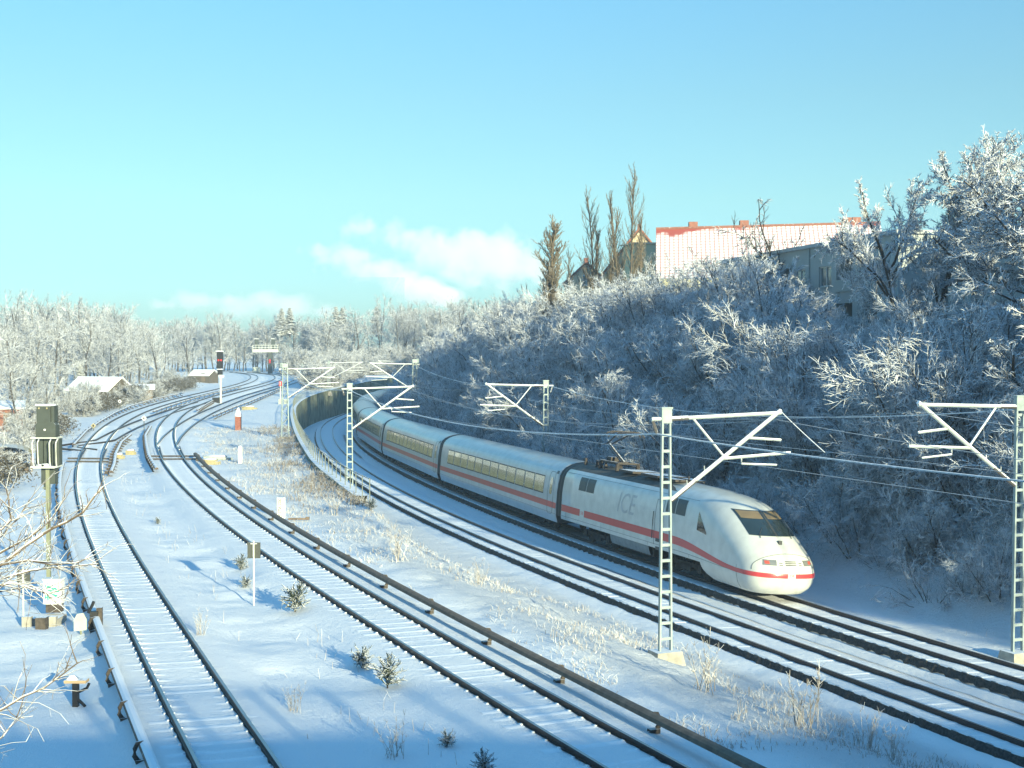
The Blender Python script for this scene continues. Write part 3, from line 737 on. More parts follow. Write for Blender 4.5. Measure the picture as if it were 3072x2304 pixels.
for sd_ in (1, -1):
    for a, b in ((2.45, 4.4), (12.45, 14.3)):
        mb = MB(); mid = (a + b) / 2
        spatch(mb, (a, mid - .03), (2.55, 3.22), 3, 10, sd_, .010); spatch(mb, (mid + .03, b), (2.55, 3.22), 3, 10, sd_, .010)
        mb.build('vent_window', T['vent'], pc)
    mb = MB()
    rows = []
    for j in range(7):
        t = j / 6; zt = 2.88 - 0.80 * t; zb = 2.12 - 0.10 * t; s = 15.5 + 0.86 * t
        rows.append([side_pt(s, zb + (zt - zb) * i / 4, sd_, .010) for i in range(5)])
    mb.grid(rows, flip=(sd_ > 0)); mb.build('cab_window', T['glass'], pc, smooth=True)
    mb = MB(); fr = [side_pt(11.5, z, sd_, .004) for z in np.linspace(1.0, 3.0, 10)]; mb.tube(fr, .011, 4); mb.tube([side_pt(12.24, z, sd_, .004) for z in np.linspace(1.0, 3.0, 10)], .011, 4)
    mb.tube([side_pt(11.5 + .74 * t, 3.0, sd_, .004) for t in np.linspace(0, 1, 4)], .011, 4)
    d = mb.build('cab_door', T['line'], pc)
    mb = MB()
    for s in (11.38, 12.30): mb.tube([side_pt(s, z, sd_, .05) for z in np.linspace(1.25, 2.45, 5)], .018, 5)
    for z in (.62, .98): mb.box(side_pt(11.9, z + .25, sd_, .0), (.06, .36, .14))
    mb.build('handrail', T['frame'], pc)
    text_obj('ICE', 1.35, 'lettering', T['letters'], pc, sideM(8.35, 2.42, sd_) @ Matrix(((1, 0.18, 0, 0), (0, 1, 0, 0), (0, 0, 1, 0), (0, 0, 0, 1))), wrap=sd_)
    mb = MB(); spatch(mb, (2.93, 3.35), (1.30, 1.58), 2, 1, sd_, .007); lg = mb.build('logo_plate', T['logo'], pc)
    text_obj('DB', 0.24, 'logo', T['stripe'], pc, Matrix.Translation((sd_ * .004, 0, 0)) @ sideM(3.14, 1.44, sd_))
mb = MB(); fpatch(mb, -.13, .13, .90, 1.075, 3, 2, .008); mb.build('logo_plate', T['logo'], pc)
fp = front_pt(0, .985, .016)
text_obj('DB', 0.15, 'logo', T['stripe'], pc, Matrix.Translation(fp) @ Matrix(((-1, 0, 0, 0), (0, 0, 1, 0), (0, 1, 0, 0), (0, 0, 0, 1))))
# roof gear: pantograph on its insulators, aerials and cooling boxes
mb = MB()
for s, l, h in ((6.6, 1.6, .10), (9.2, 1.8, .12), (11.2, 1.4, .1)): mb.box((0.1, s, 3.84 + h / 2 - .02), (1.5, l, h))
mb.tube([(0.55, 11.2, 3.98), (0.55, 14.0, 3.98)], .03, 6); mb.tube([(0.55, 12.6, 3.82), (0.55, 12.6, 4.14)], .035, 6)
mb.tube([(-.4, .6, 3.95), (-.4, 5.2, 3.98)], .03, 6)
for s in (.8, 2.3, 3.4): mb.tube([(.5, s, 3.7), (.5, s, 4.10)], [.10, .06], 8)
mb.build('roof_gear', T['panto'], pc)
mb = MB()
for x in (-.55, .55):
    mb.box((x, 3.9, 4.13), (.09, 2.3, .09))
    for s in (2.85, 4.95): mb.tube([(x, s, 3.72), (x, s, 4.12)], [.13, .10], 8)
for s in (2.85, 3.9, 4.95): mb.box((0, s, 4.13), (1.15, .09, .09))
mb.tube([(0, 4.5, 4.15), (0, 2.55, 4.98)], [.07, .05], 6)
for x in (-.35, .35): mb.tube([(x * .4, 2.55, 4.98), (x, 4.35, 5.60)], .04, 6)
mb.tube([(0, 4.1, 4.16), (0, 2.4, 4.86)], .028, 6)
mb.tube([(-.38, 4.35, 5.6), (.38, 4.35, 5.6)], .035, 6)
for q in (-.22, .22):
    mb.tube([(x, 4.35 + q, z) for x, z in ((-.98, 5.42), (-.85, 5.60), (-.6, 5.68), (.6, 5.68), (.85, 5.60), (.98, 5.42))], .035, 6)
mb.box((0, 3.1, 4.25), (.45, .5, .2))
mb.build('pantograph', T['panto'], pc)
# --- coaches
def coach_mesh():
    zs = [.55, .7, .85, 1.0, 1.3, 1.7, 2.1, 2.5, 2.8, 3.05, 3.25, 3.33, 3.4, 3.47, 3.53, 3.6, 3.64, 3.68, 3.72, 3.76, 3.78, 3.8, 3.82, 3.84]
    ring = [(Wf(z) * (1.0 if z > .8 else 0.985), z) for z in zs] + [(-Wf(z) * (1.0 if z > .8 else 0.985), z) for z in zs[::-1][0:]]
    mb = MB(); n = len(ring); ss = [0.36, 0.6, 3.6, 22.8, 25.75, 25.98]
    lo = {2: .42, 3: .42}
    V = []
    for i, s in enumerate(ss):
        k = 0.985 if i in (0, len(ss) - 1) else 1
        V += [(x * k, s, z) for x, z in ring]
    F = []; MI = []
    for i in range(len(ss) - 1):
        for k in range(n - 1):
            F.append((i * n + k, (i + 1) * n + k, (i + 1) * n + k + 1, i * n + k + 1)); zm = (ring[k][1] + ring[k + 1][1]) / 2
            MI.append(1 if zm > 3.28 else 0)
    F.append(tuple(range(n))); MI.append(2); F.append(tuple((len(ss) - 1) * n + k for k in range(n - 1, -1, -1))); MI.append(2)
    mb.v, mb.f, mb.m = V, F, MI
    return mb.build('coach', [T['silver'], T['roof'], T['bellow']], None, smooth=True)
co = coach_mesh()
def cpatch(mb, s0, s1, z0, z1, sd_, e, mi=0, nz=3):
    zs = np.linspace(z0, z1, nz + 1)
    mb.grid([[Vector((sd_ * (Wf(z) + e), s, z)) for s in (s0, s1)] for z in zs], mi, flip=(sd_ < 0))
for sd_ in (1, -1):
    mb = MB(); cpatch(mb, .4, 25.95, 1.27, 1.58, sd_, .005); mb.build('red_stripe', T['stripe'], co)
    for k in range(12):
        s = 2.35 + k * 1.79
        mb = MB(); cpatch(mb, s, s + 1.71, 1.88, 2.86, sd_, .004, 0); cpatch(mb, s + .05, s + 1.66, 1.95, 2.80, sd_, .009, 1)
        mb.build('window', [T['frame'], T['mirror']], co)
    mb = MB()
    loop = []
    for t in np.linspace(0, 2 * math.pi, 33):
        c, s_ = math.cos(t), math.sin(t); loop.append((24.95 + .45 * abs(c) ** .35 * (1 if c > 0 else -1), 2.05 + 1.12 * abs(s_) ** .35 * (1 if s_ > 0 else -1)))
    mb.tube([Vector((sd_ * (Wf(z) + .004), s, z)) for s, z in loop], .012, 4)
    rows = []
    for j in range(13):
        z = 1.95 + .92 * j / 12; h = .20 * max(0.02, 1 - abs((z - 2.41) / .46) ** 4) ** .25
        rows.append([Vector((sd_ * (Wf(z) + .012), 24.95 + h * q, z)) for q in (-1, 0, 1)])
    mb.grid(rows, 1, flip=(sd_ < 0))
    mb.build('door', [T['line'], T['mirror']], co)
    mb = MB(); cpatch(mb, 25.4, 25.75, 3.10, 3.26, sd_, .01); mb.tube([Vector((sd_ * (Wf(1.0) + .003), s, 1.0)) for s in (.5, 25.9)], .008, 4)
    mb.build('panel_seam', T['line'], co)
mb = MB(); mb.box((0, 13.2, .55), (2.5, 13.5, .55)); mb.box((0, 13.2, .8), (2.7, 25.0, .2))
for s in (9.2, 11.5, 15.8): mb.box((1.3, s, .62), (.12, 1.3, .4))
mb.build('underframe', T['under'], co)
ring = MB()
prof = [(Wf(z) * 0.985, z) for z in (.95, 1.5, 2.1, 2.6, 3.05, 3.3, 3.5, 3.66, 3.76, 3.82)]
for i in range(7):
    pass
pr = prof + [(-x, z) for x, z in prof[::-1]]
V = []; F = []
for i, (s, k) in enumerate(((25.92, 1.0), (26.10, 1.012), (26.28, 0.995), (26.46, 1.012), (26.80, 1.0))): V += [(x * k, s, z * (1 + (k - 1) * .4)) for x, z in pr]
n = len(pr)
for i in range(4):
    for k in range(n - 1): F.append((i * n + k, (i + 1) * n + k, (i + 1) * n + k + 1, i * n + k + 1))
ring.add(V, F); ring.build('bellows', T['bellow'], co)
bogie(co, 3.7); bogie(co, 22.7)
for i in range(7):
    c = co if i == 0 else copy_tree(co)
    place_car(c, 26.4 * (i + 1), 26.4, 3.7)
# ---------------------------------------------------------------- retaining wall, railing, bridge
def wall_():
    mb = MB(); rows = []
    o0 = Vector((float(fW(120)), 120, float(zC(120))))
    for y in np.arange(72.0, 290, 2.0):
        m = float(slope(fW, y)); q = math.hypot(1, m); x = float(fW(y))
        zt = float(zS(y)) - 0.12 + (0.0 if y > 80 else (y - 80) * 0.02); zb = float(zC(y)) - 0.7
        def P(l, z): return Vector((x + l / q, y - l * m / q, z)) - o0
        rows.append([P(-.18, zt - .5), P(-.18, zt + .10), P(.46, zt + .10), P(.46, zt - .10), P(.40, zt - .12)] + [P(.40 + .12 * k / 4, zt - .12 + (zb - zt + .12) * k / 4) for k in range(1, 5)])
    mb.grid(rows, flip=True)
    o = mb.build('retaining_wall', M['wall'], loc=o0)
    tag(o, 'curved damp concrete retaining wall between upper and lower tracks', 'wall')
wall_()
def railing_():
    y0, y1 = 70.0, 214.0
    o0 = Vector((float(fW(72)), 72, float(zS(72))))
    t = empty('railing', o0, 0, 'frosted pipe railing with many posts along the top of the curved wall', 'railing')
    def P(y, z): m = float(slope(fW, y)); return Vector((float(fW(y)) + .12 / math.hypot(1, m), y, float(zS(y)) - 0.05 + z)) - o0
    ys = list(np.arange(y0, y1, 1.5))
    for z, r in ((1.0, .024), (.55, .015)):
        mb = MB(); mb.tube([P(y, z) for y in ys], r, 6); mb.build('rail', M['railing'], t)
    proto = None; y = y0
    while y < y1:
        if proto is None:
            mb = MB(); mb.box((0, 0, .42), (.05, .05, 1.25)); o = proto = mb.build('post', M['railing'], t)
        else: o = proto.copy(); COL.objects.link(o)
        o.parent = t; o.location = P(y, 0); y += 1.65
railing_()
# the road bridge the picture is taken from: its barred railing throws the long shadow over the foreground
t = empty('road_bridge', (10, -6, -2.0), 0, 'road bridge with a barred railing over the tracks', 'bridge')
mb = MB(); mb.box((0, 0, -0.9), (170, 9.6, 1.5)); mb.build('deck', M['conc'], t)
for yy in (4.6, -4.6):
    mb = MB(); mb.box((0, yy, 0.16), (170, 0.35, 0.62)); mb.build('kerb', M['conc'], t)
    mb = MB()
    for i in range(0, 1000): mb.box((-45 + i * .12, yy, .84), (.036, .03, 1.14))
    for zz in (.30, 1.43): mb.box((10, yy, zz), (130, .09, .06))
    for i in range(60): mb.box((-49 + i * 2, yy, .85), (.12, .12, 1.2))
    mb.build('bar_railing', M['mast'], t)
for xx in (-22, -2.5, 17, 49):
    mb = MB(); mb.box((xx, 0, -5.0), (1.3, 8, 6.8)); mb.build('pier', M['conc'], t)

# ---------------------------------------------------------------- masts and overhead line
MASTS = {}
def mast(key, x, y, zb, zt, tr, side, label, lattice=False, L=4.15, arm=True):
    f = FN[tr][0]; m = float(slope(f, y)); a = math.atan2(-m, 1)
    t = empty('catenary_mast', (x, y, zb), a if side > 0 else a + math.pi, label, 'catenary mast', 'catenary masts along the main line')
    h = zt - zb; MASTS[key] = (Vector((x, y, zb)), h, a if side > 0 else a + math.pi)
    w0, w1 = (.62, .36) if lattice else (.40, .25)
    dp = .5 if lattice else .11
    for s in (-1, 1):
        mb = MB()
        if not lattice:
            V = []
            for z, w in ((-.1, w0), (h, w1)):
                V += [(s * w / 2 + a_ * .03, b_ * dp / 2, z) for a_, b_ in ((-1, -1), (1, -1), (1, 1), (-1, 1))]
            mb.add(V, [(3, 2, 1, 0), (4, 5, 6, 7), (0, 1, 5, 4), (1, 2, 6, 5), (2, 3, 7, 6), (3, 0, 4, 7)])
        else:
            for q in (-1, 1):
                mb.tube([(s * w0 / 2, q * dp / 2, -.1), (s * w1 / 2, q * dp * .32, h)], .055, 4)
        mb.build('leg', M['mast'], t)
    mb = MB(); z = .45; k = 0
    if not lattice:
        while z < h - .5:
            w = w0 + (w1 - w0) * z / h; mb = MB(); mb.box((0, 0, z), (w - .05, .09, .085)); mb.build('rung', M['mast'], t); z += .485
        mb = MB(); mb.box((0, 0, h - .22), (w1 + .1, .16, .46)); mb.box((0, 0, h + .02), (w1 + .14, .22, .05))
    else:
        n = int(h / .55)
        for i in range(n):
            za, zb_ = h * i / n, h * (i + 1) / n; wa, wb = w0 + (w1 - w0) * i / n, w0 + (w1 - w0) * (i + 1) / n; s = 1 if i % 2 else -1
            for q in (-1, 1):
                mb.tube([(s * wa / 2, q * dp * .42, za), (-s * wb / 2, q * dp * .42, zb_)], .032, 4); mb.tube([(q * wa / 2, s * dp * .42, za), (q * wb / 2, -s * dp * .42, zb_)], .03, 4)
        mb.box((0, 0, h), (.5, .5, .35)); mb.tube([(-.3, 0, h - .15), (-.3, 0, h + .25)], .16, 8)
    mb.build('lacing' if lattice else 'head_box', M['mast'], t)
    mb = MB(); mb.frustum((0, 0, -.6), (1.1, .9), (.85, .65), .68); mb.build('foundation', M['conc'], t)
    if arm:
        zt_ = h - .32; mb = MB()
        mb.tube([(-.5, 0, zt_), (.12, 0, zt_)], .06, 6); mb.tube([(.75, 0, zt_ + .02), (L, 0, zt_ + .12)], .062, 8)
        zb_ = zt_ - 2.45; B = lambda u: Vector((.3 + (L - .3) * u, 0, zb_ + (zt_ + .2 - zb_) * u))
        mb.tube([B(.18), B(1.0)], .068, 8)
        mb.tube([(.95, 0, zt_), B(.46)], .038, 6)
        p = B(.44); mb.tube([p, (L + .35, 0, p.z + .12)], .052, 6)
        mb.tube([(2.7, 0, p.z - .0), (2.7, 0, p.z - .18), (L - .15, 0, p.z - .26)], .034, 6)
        p2 = B(.68); mb.tube([p2, (L, 0, p2.z - .1)], .046, 6)
        for q in (.12, .28): mb.tube([B(q), B(q) + Vector((-.02, 0, .22))], .018, 4)
        mb.build('cantilever', M['tube'], t)
        for pp, rr, nn in (([(.1, 0, zt_), (.78, 0, zt_ + .02)], .075, 8), ([B(-.03), B(.2)], .075, 8), ([(-.46, 0, zt_ - .05), (-.32, 0, zt_ - .42)], .05, 6)):
            mb = MB(); mb.tube(pp, rr, nn); mb.build('insulator', M['insul'], t)
    return t
mast('l1', 4.75, 41.1, -9.30, -1.72, 'C', 1, 'nearest ladder-like catenary mast, standing in front of the train engine')
mast('l2', -10.25, 84.0, -9.75, -1.95, 'C', 1, 'ladder-like catenary mast at the near end of the wall railing, arm over the coaches')
mast('l3', -19.6, 115.0, -7.3, -1.1, 'C', 1, 'zigzag lattice catenary mast on the snowy bank left of the wall', True, 4.3)
mast('l4', -29.4, 214.0, -6.3, -1.3, 'C', 1, 'far catenary mast where the railing ends above the wall', False, 5.5)
mast('l5', -37.0, 235.0, -5.4, -2.0, 'C', 1, 'small far catenary mast on the upper snow field', False, 5.6)
mast('r1', 16.35, 42.9, -9.72, -1.41, 'D', -1, 'catenary mast cut by the right picture edge in front of the shaded slope', False, 4.0)
mast('r2', 2.15, 85.0, -9.9, -1.78, 'D', -1, 'catenary mast rising behind the first coach, arm to the left', False, 4.0)
mast('r3', -9.5, 130.0, -10.0, -0.80, 'D', -1, 'lattice catenary mast with a box top behind the far coaches', True, 4.4)
mast('r4', -18.9, 232.0, -10.2, -1.2, 'D', -1, 'farthest dark catenary mast in the shaded curve', True, 4.4)
def mp(key, lx, dz):   # a point on a mast, lx along its arm, dz below the top
    b, h, a = MASTS[key]; return b + Vector((math.cos(a) * lx, math.sin(a) * lx, h - dz))
def wire(name, pts, sag, r, m, label, cat='overhead wire', group='overhead wires'):
    P = []
    for a, b, s in zip(pts[:-1], pts[1:], sag):
        for i in range(16):
            t = i / 16; p = a.lerp(b, t); p.z -= 4 * s * t * (1 - t); P.append(p)
    P.append(pts[-1]); o0 = P[0].copy()
    mb = MB(); mb.tube([p - o0 for p in P], r, 5)
    return tag(mb.build(name, m, loc=o0), label, cat, group)
wire('feeder_wire', [Vector((21.5, 8, -1.9)), mp('l1', -.32, .78), mp('l2', -.1, .35), mp('l3', -.3, .3)], [.5, .85, .6], .026, M['wire'], 'thick frosted wire hung from the left row of masts, crossing before the engine')
wire('feeder_wire', [Vector((35, 0, -1.2)), mp('r1', -.15, .40), mp('r2', -.15, .3), mp('r3', 0, .4)], [.5, .95, .8], .022, M['wire'], 'frosted wire from mast top to mast top along the shaded slope')
wire('feeder_wire', [mp('l3', 0, .3), mp('l5', 0, .2), mp('l4', 0, .3)], [1.6, 1.2], .03, M['wire'], 'sagging frosted wire between the farthest masts')
for tr, k1, k2, k3, nm in (('C', 'l1', 'l2', 'l3', 'empty near track'), ('D', 'r1', 'r2', 'r3', 'track of the train')):
    far = track_pt(tr, 4, 0, 7.3)
    wire('messenger_wire', [far, mp(k1, 4.0, .42), mp(k2, 4.0, .42), mp(k3, 4.3, .5)], [.7, .9, .9], .011, M['darkwire'], 'thin carrier wire over the ' + nm)
    wire('contact_wire', [track_pt(tr, 4, 0, 5.7), mp(k1, 4.0, 1.98), mp(k2, 4.0, 1.98), mp(k3, 4.3, 2.0)], [.05, .05, .05], .011, M['darkwire'], 'thin contact wire under the carrier wire over the ' + nm)
wire('stay_wire', [mp('l1', 4.15, .15), mp('l1', 4.2, 1.2) + Vector((1.0, -1.6, -.15))], [0.02], .014, M['wire'], 'thin slanting stay from the arm tip of the nearest mast')

# ---------------------------------------------------------------- signals and small lineside things
def gz(x, y): return terrain(x, y)
def signal_left():
    x, y = -15.35, 44.0; g = gz(x, y); t = empty('signal_mast', (x, y, g), 0.0, 'tall dark signal seen from behind, with a white ladder cage', 'railway signal')
    Z = lambda z: z - g
    mb = MB(); mb.box((0, 0, (Z(-3.75)) / 2), (.12, .12, Z(-3.75))); mb.build('pole', M['sigpole'], t)
    mb = MB(); mb.box((-.06, 0, Z(-2.01)), (.46, .42, .54)); mb.box((.23, .02, Z(-2.01)), (.1, .38, .54)); mb.build('upper_housing', M['sigbox'], t)
    mb = MB(); mb.box((-.06, 0, Z(-1.72)), (.52, .46, .05)); mb.build('snow_cap', M['snow'], t)
    mb = MB()
    for sx in (-.2, .06): mb.tube([(sx, -.215, Z(-1.82)), (sx, -.24, Z(-1.82))], .028, 8)
    mb.build('lamp', M['yellow'], t)
    mb = MB()
    pr = [(-.33, -.27), (-.33, .16), (-.26, .25), (.26, .25), (.33, .16), (.33, -.27)]
    V = [(a, -.2, Z(-2.53) + b) for a, b in pr] + [(a, .2, Z(-2.53) + b) for a, b in pr]
    mb.add(V, [tuple(range(6)), tuple(range(11, 5, -1))] + [(i, i + 6, (i + 1) % 6 + 6, (i + 1) % 6) for i in range(6)]); mb.build('lower_housing', M['sigbox'], t)
    mb = MB(); mb.tube([(-.02, -.2, Z(-2.53)), (-.02, -.23, Z(-2.53))], .035, 8); mb.build('lamp', M['white'], t)
    mb = MB()
    for sx in (-.27, 0, .27): mb.box((sx, .12, Z(-3.27)), (.24, .3, .88))
    mb.build('cabinet', M['sigbox'], t)
    mb = MB()
    for sx in (-.40, -.22, .18, .40): mb.tube([(sx, -.12, Z(-2.78)), (sx * .97 + .02, -.42, Z(-2.95)), (sx * .95 + .05, -.45, Z(-3.6)), (sx * .92 + .05, -.36, Z(-3.76))], .024, 6)
    for z in (-2.79, -3.74): mb.tube([(-.42, -.40, Z(z)), (.42, -.40, Z(z)), (.42, .2, Z(z)), (-.42, .2, Z(z)), (-.42, -.40, Z(z))], .026, 6)
    mb.box((0, -.1, Z(-3.76)), (.72, .62, .05)); mb.build('ladder_cage', M['whitemetal'], t)
    mb = MB()
    for sx, sz, q in ((0.02, -3.70, .11), (-.14, -3.70, .07)): mb.box((sx, -.2, Z(sz)), (.25, .25, q))
    mb.build('snow_heap', M['snow'], t, smooth=True)
    mb = MB(); mb.box((-.0, .16, Z(-4.08)), (.46, .3, .52)); mb.box((-.08, .14, Z(-4.42)), (.16, .2, .22)); mb.build('lower_box', M['sigbox'], t)
    mb = MB()
    for i in range(12): mb.box((-.14, 0, .5 + i * .3), (.10, .03, .03))
    mb.build('steps', M['sigpole'], t)
signal_left()
def strokes(polys, w, name, m, parent, y):
    mb = MB()
    for p in polys: mb.tube([(a, y, b) for a, b in p], w, 4)
    return mb.build(name, m, parent)
def cabinet_():
    x, y = -14.15, 41.0; g = gz(x, y); t = empty('lineside_cabinet', (x, y, g), 0, 'white cabinet sprayed with green graffiti, on a snowy concrete plinth', 'cabinet')
    z0 = -7.72 - g
    mb = MB(); mb.box((0, 0, z0 + .36), (.54, .34, .74)); mb.box((0, 0, z0 + .75), (.58, .40, .04)); mb.build('housing', M['white'], t)
    mb = MB(); mb.box((.03, -.02, z0 - .14), (.44, .34, .26)); mb.box((.2, -.2, z0 - .12), (.06, .03, .12)); mb.build('plinth_box', M['rust'], t)
    mb = MB(); mb.box((-.15, -.35, .05), (1.05, .8, .30)); mb.box((-.52, -.85, .04), (.27, .19, .5)); mb.box((.27, -.85, .04), (.2, .19, .5)); mb.build('plinth', M['conc'], t)
    mb = MB(); mb.box((.1, -1.35, .12), (.30, .28, .5)); mb.tube([(.1, -1.35, -.4), (.1, -1.35, -.1)], .09, 8); mb.build('stub_post', M['rust'], t)
    S_ = [[(-.20, .52), (-.14, .60), (-.04, .58), (-.08, .50), (-.20, .46), (-.05, .47), (.04, .44)], [(-.22, .50), (-.10, .52)], [(.05, .48), (.12, .42), (.18, .38), (.22, .33)], [(-.18, .36), (0, .40), (.14, .46)], [(.0, .36), (.12, .38), (.24, .40)],
          [(-.10, .32), (.02, .26), (.14, .19)], [(-.02, .30), (.16, .22), (.2, .28)], [(-.2, .25), (-.19, .10)], [(-.14, .26), (-.13, .07)], [(-.22, .17), (-.06, .19)], [(-.08, .25), (-.09, .10)], [(-.1, .38), (.06, .34), (.2, .35)]]
    strokes([[(a, z0 + b + .03) for a, b in p] for p in S_], .018, 'graffiti', M['green_spray'], t, -.176)
cabinet_()
def signpost(x, y, h, w, bh, label, m='signback', cat='sign'):
    g = gz(x, y); t = empty('track_sign', (x, y, g), 0, label, cat)
    mb = MB(); mb.tube([(0, 0, -.2), (0, 0, h)], .028, 6); mb.build('post', M['whitemetal'], t)
    mb = MB(); mb.box((0, .045, h - .06 - bh / 2), (w, .03, bh)); mb.build('board', M[m], t)
    mb = MB(); mb.box((0, .0, h - .06 - bh / 2), (.05, .06, bh * .8)); mb.box((0, .02, h - .1), (w * .5, .05, .03)); mb.build('clamp', M['whitemetal'], t)
    return t
signpost(-8.42, 43.3, 2.12, .42, .52, 'dark sign board seen from behind on a thin pole, right of the garden-side track')
signpost(-14.95, 40.6, 1.75, .40, .46, 'dark sign board on a thin white pole behind bare twigs beside the plinth')
def kmstone():
    x, y = -11.15, 64.2; g = gz(x, y); t = empty('distance_stone', (x, y, g), rad(-16), 'white distance stone with black painted characters and a dark side', 'distance marker')
    mb = MB(); mb.box((0, .0, .40), (.30, .30, 1.2)); mb.build('slab', M['white'], t)
    mb = MB(); mb.box((-.157, 0, .40), (.012, .30, 1.2)); mb.build('dark_side', M['signback'], t)
    P = [[(-.08, .95), (-.02, .84)], [(.02, .95), (.08, .84)], [(-.07, .80), (.0, .88), (.08, .78)], [(-.08, .70), (-.04, .80), (.05, .76), (.08, .68)], [(-.08, .62), (-.02, .70), (.08, .66), (.04, .56), (-.08, .52), (.09, .50)],
         [(-.09, .44), (.08, .47)], [(-.08, .44), (-.08, .28), (.09, .30)], [(-.08, .36), (.05, .37)], [(-.09, .06), (-.06, .22), (0, .12), (.07, .22), (.10, .06)]]
    strokes([[(a, b) for a, b in p] for p in P], .012, 'painted_characters', M['black'], t, -.153)
kmstone()
g = gz(-10.2, 63.0)
mb = MB(); mb.box((0, 0, .05), (1.0, .12, .10)); mb.box((.42, 0, .1), (.16, .2, .12)); tag(mb.build('wooden_plank', M['board_snow'], loc=(-10.2, 63.6, g + .1)), 'snow-topped plank lying beside the distance stone', 'plank')
def whitepost(x, y, h, w, label):
    g = gz(x, y); t = empty('marker_post', (x, y, g), 0, label, 'marker post')
    mb = MB(); mb.frustum((0, 0, -.2), (w, w), (w * .92, w * .92), h + .2); mb.build('post', M['white'], t)
    mb = MB(); mb.frustum((0, 0, h), (w * 1.05, w * 1.05), (w * .5, w * .5), .10); mb.build('snow_cap', M['snow'], t)
whitepost(-18.86, 92.4, 1.12, .26, 'stout white marker post alone on the snow between wall and tracks')
g = gz(-25.9, 126); t = empty('brick_post', (-25.9, 126, g), 0, 'red post with a tall snow cap beside the side track', 'post')
mb = MB(); mb.box((0, 0, .6), (.50, .50, 1.4)); mb.build('shaft', M['brickpost'], t)
mb = MB(); mb.box((-.262, 0, .6), (.02, .5, 1.4)); mb.build('dark_side', M['signback'], t)
mb = MB(); mb.frustum((0, 0, 1.3), (.62, .62), (.34, .34), .55); mb.frustum((0, 0, 1.85), (.34, .34), (.12, .12), .28); mb.build('snow_cap', M['snow'], t, smooth=True)
def dwarf(x, y, label, hpole, red=True):
    g = gz(x, y); t = empty('shunting_signal', (x, y, g), 0, label, 'railway signal')
    mb = MB(); mb.tube([(0, 0, -.1), (0, 0, hpole)], .08, 8); mb.build('pole', M['whitemetal'], t)
    mb = MB(); mb.box((0, 0, hpole + .3), (.36, .2, .62)); mb.build('head', M['red'] if red else M['black'], t)
    mb = MB(); mb.box((0, -.11, hpole + .42), (.14, .02, .14)); mb.box((0, -.11, hpole + .16), (.14, .02, .1)); mb.build('face', M['white'], t)
    mb = MB(); mb.frustum((0, 0, -.1), (.5, .5), (.4, .4), .8); mb.box((.7, 0, .25), (.5, .4, .8)); mb.build('base_box', M['greybox'], t)
dwarf(-30.6, 176, 'pole with a red and white head on the snow before the lattice mast', 2.4)
def far_signal(x, y, label):
    g = gz(x, y); t = empty('signal_mast', (x, y, g), 0, label, 'railway signal')
    h = 0.2 - g
    mb = MB(); mb.box((0, 0, h * .32), (.22, .22, h * .66)); mb.build('pole', M['whitemetal'], t)
    mb = MB(); mb.box((-.1, 0, h * .83), (.75, .4, h * .32)); mb.box((-.1, 0, h * .60), (.62, .4, h * .1)); mb.build('housing', M['black'], t)
    mb = MB(); mb.box((-.1, 0, h + .03), (.95, .6, .10)); mb.box((-.1, 0, h * .655), (.8, .5, .08)); mb.box((.1, 0, h * .52), (.6, .5, .3)); mb.build('snow_cap', M['snow'], t)
    mb = MB()
    for a in (-.25, 0.1): mb.tube([(a, -.2, h * .83), (a, -.25, h * .83)], .13, 10)
    mb.build('red_lamp', M['red'], t)
    mb = MB(); mb.box((-.6, -.2, .3), (.9, .5, .9)); mb.build('base_box', M['black'], t)
far_signal(-38.9, 178, 'far dark signal with red lamps on a white pole between the tracks')
def gantry():
    x, y = -63.9, 345.0; g = gz(x, y); t = empty('signal_gantry', (x, y, g), 0, 'far T-shaped signal gantry with a railed platform before the dark wood', 'signal gantry')
    zp = 0.2 - g
    mb = MB(); mb.box((1.3, 0, zp / 2), (1.1, .8, zp)); mb.build('column', M['sigbox'], t)
    mb = MB(); mb.box((.2, 0, zp + .35), (6.6, 1.6, .75)); mb.build('platform', M['whitemetal'], t)
    mb = MB()
    for z in (zp + 1.2, zp + 1.8):
        for q in (-.7, .7): mb.tube([(-3.1, q, z), (3.4, q, z)], .07, 5)
    for i in range(9): mb.tube([(-3.1 + i * .81, -.7, zp + .6), (-3.1 + i * .81, -.7, zp + 1.8)], .06, 5)
    mb.build('platform_railing', M['whitemetal'], t)
    for a in (-2.2, 2.1):
        mb = MB(); mb.box((a, 0, zp + 2.1), (.9, .5, 2.6)); mb.build('signal_head', M['sigbox'], t)
        mb = MB(); mb.box((a, 0, zp + 3.45), (1.1, .7, .12)); mb.build('snow_cap', M['snow'], t)
    mb = MB()
    for z in (2.9, 3.4): mb.tube([(1.3, -.42, z), (1.3, -.5, z)], .28, 10)
    mb.build('lamp', M['red'], t)
    mb = MB()
    for a in (2.6, 4.4): mb.box((a, 0, 1.3), (.12, .12, 2.6))
    for z in (.1, 1.1, 1.8, 2.6): mb.box((3.5, 0, z), (1.9, .12, .12))
    mb.build('access_frame', M['whitemetal'], t)
    mb = MB(); mb.box((-2.2, 0, .8), (1.8, 1.2, 1.7)); mb.build('equipment_box', M['greybox'], t)
gantry()
def lantern(x, y, h, label, m='white'):
    g = gz(x, y); t = empty('point_indicator', (x, y, g), 0, label, 'railway sign')
    mb = MB(); mb.tube([(0, 0, -.1), (0, 0, h)], .035, 6); mb.build('post', M['signback'], t)
    mb = MB(); mb.box((0, 0, h + .1), (.34, .08, .34), Matrix.Rotation(rad(45), 3, 'Y')); mb.build('board', M[m], t)
    mb = MB(); mb.box((0, -.05, h + .1), (.12, .03, .18)); mb.build('mark', M['black'], t)
lantern(-33.3, 120.5, 1.3, 'small diamond sign on a thin post between the points')
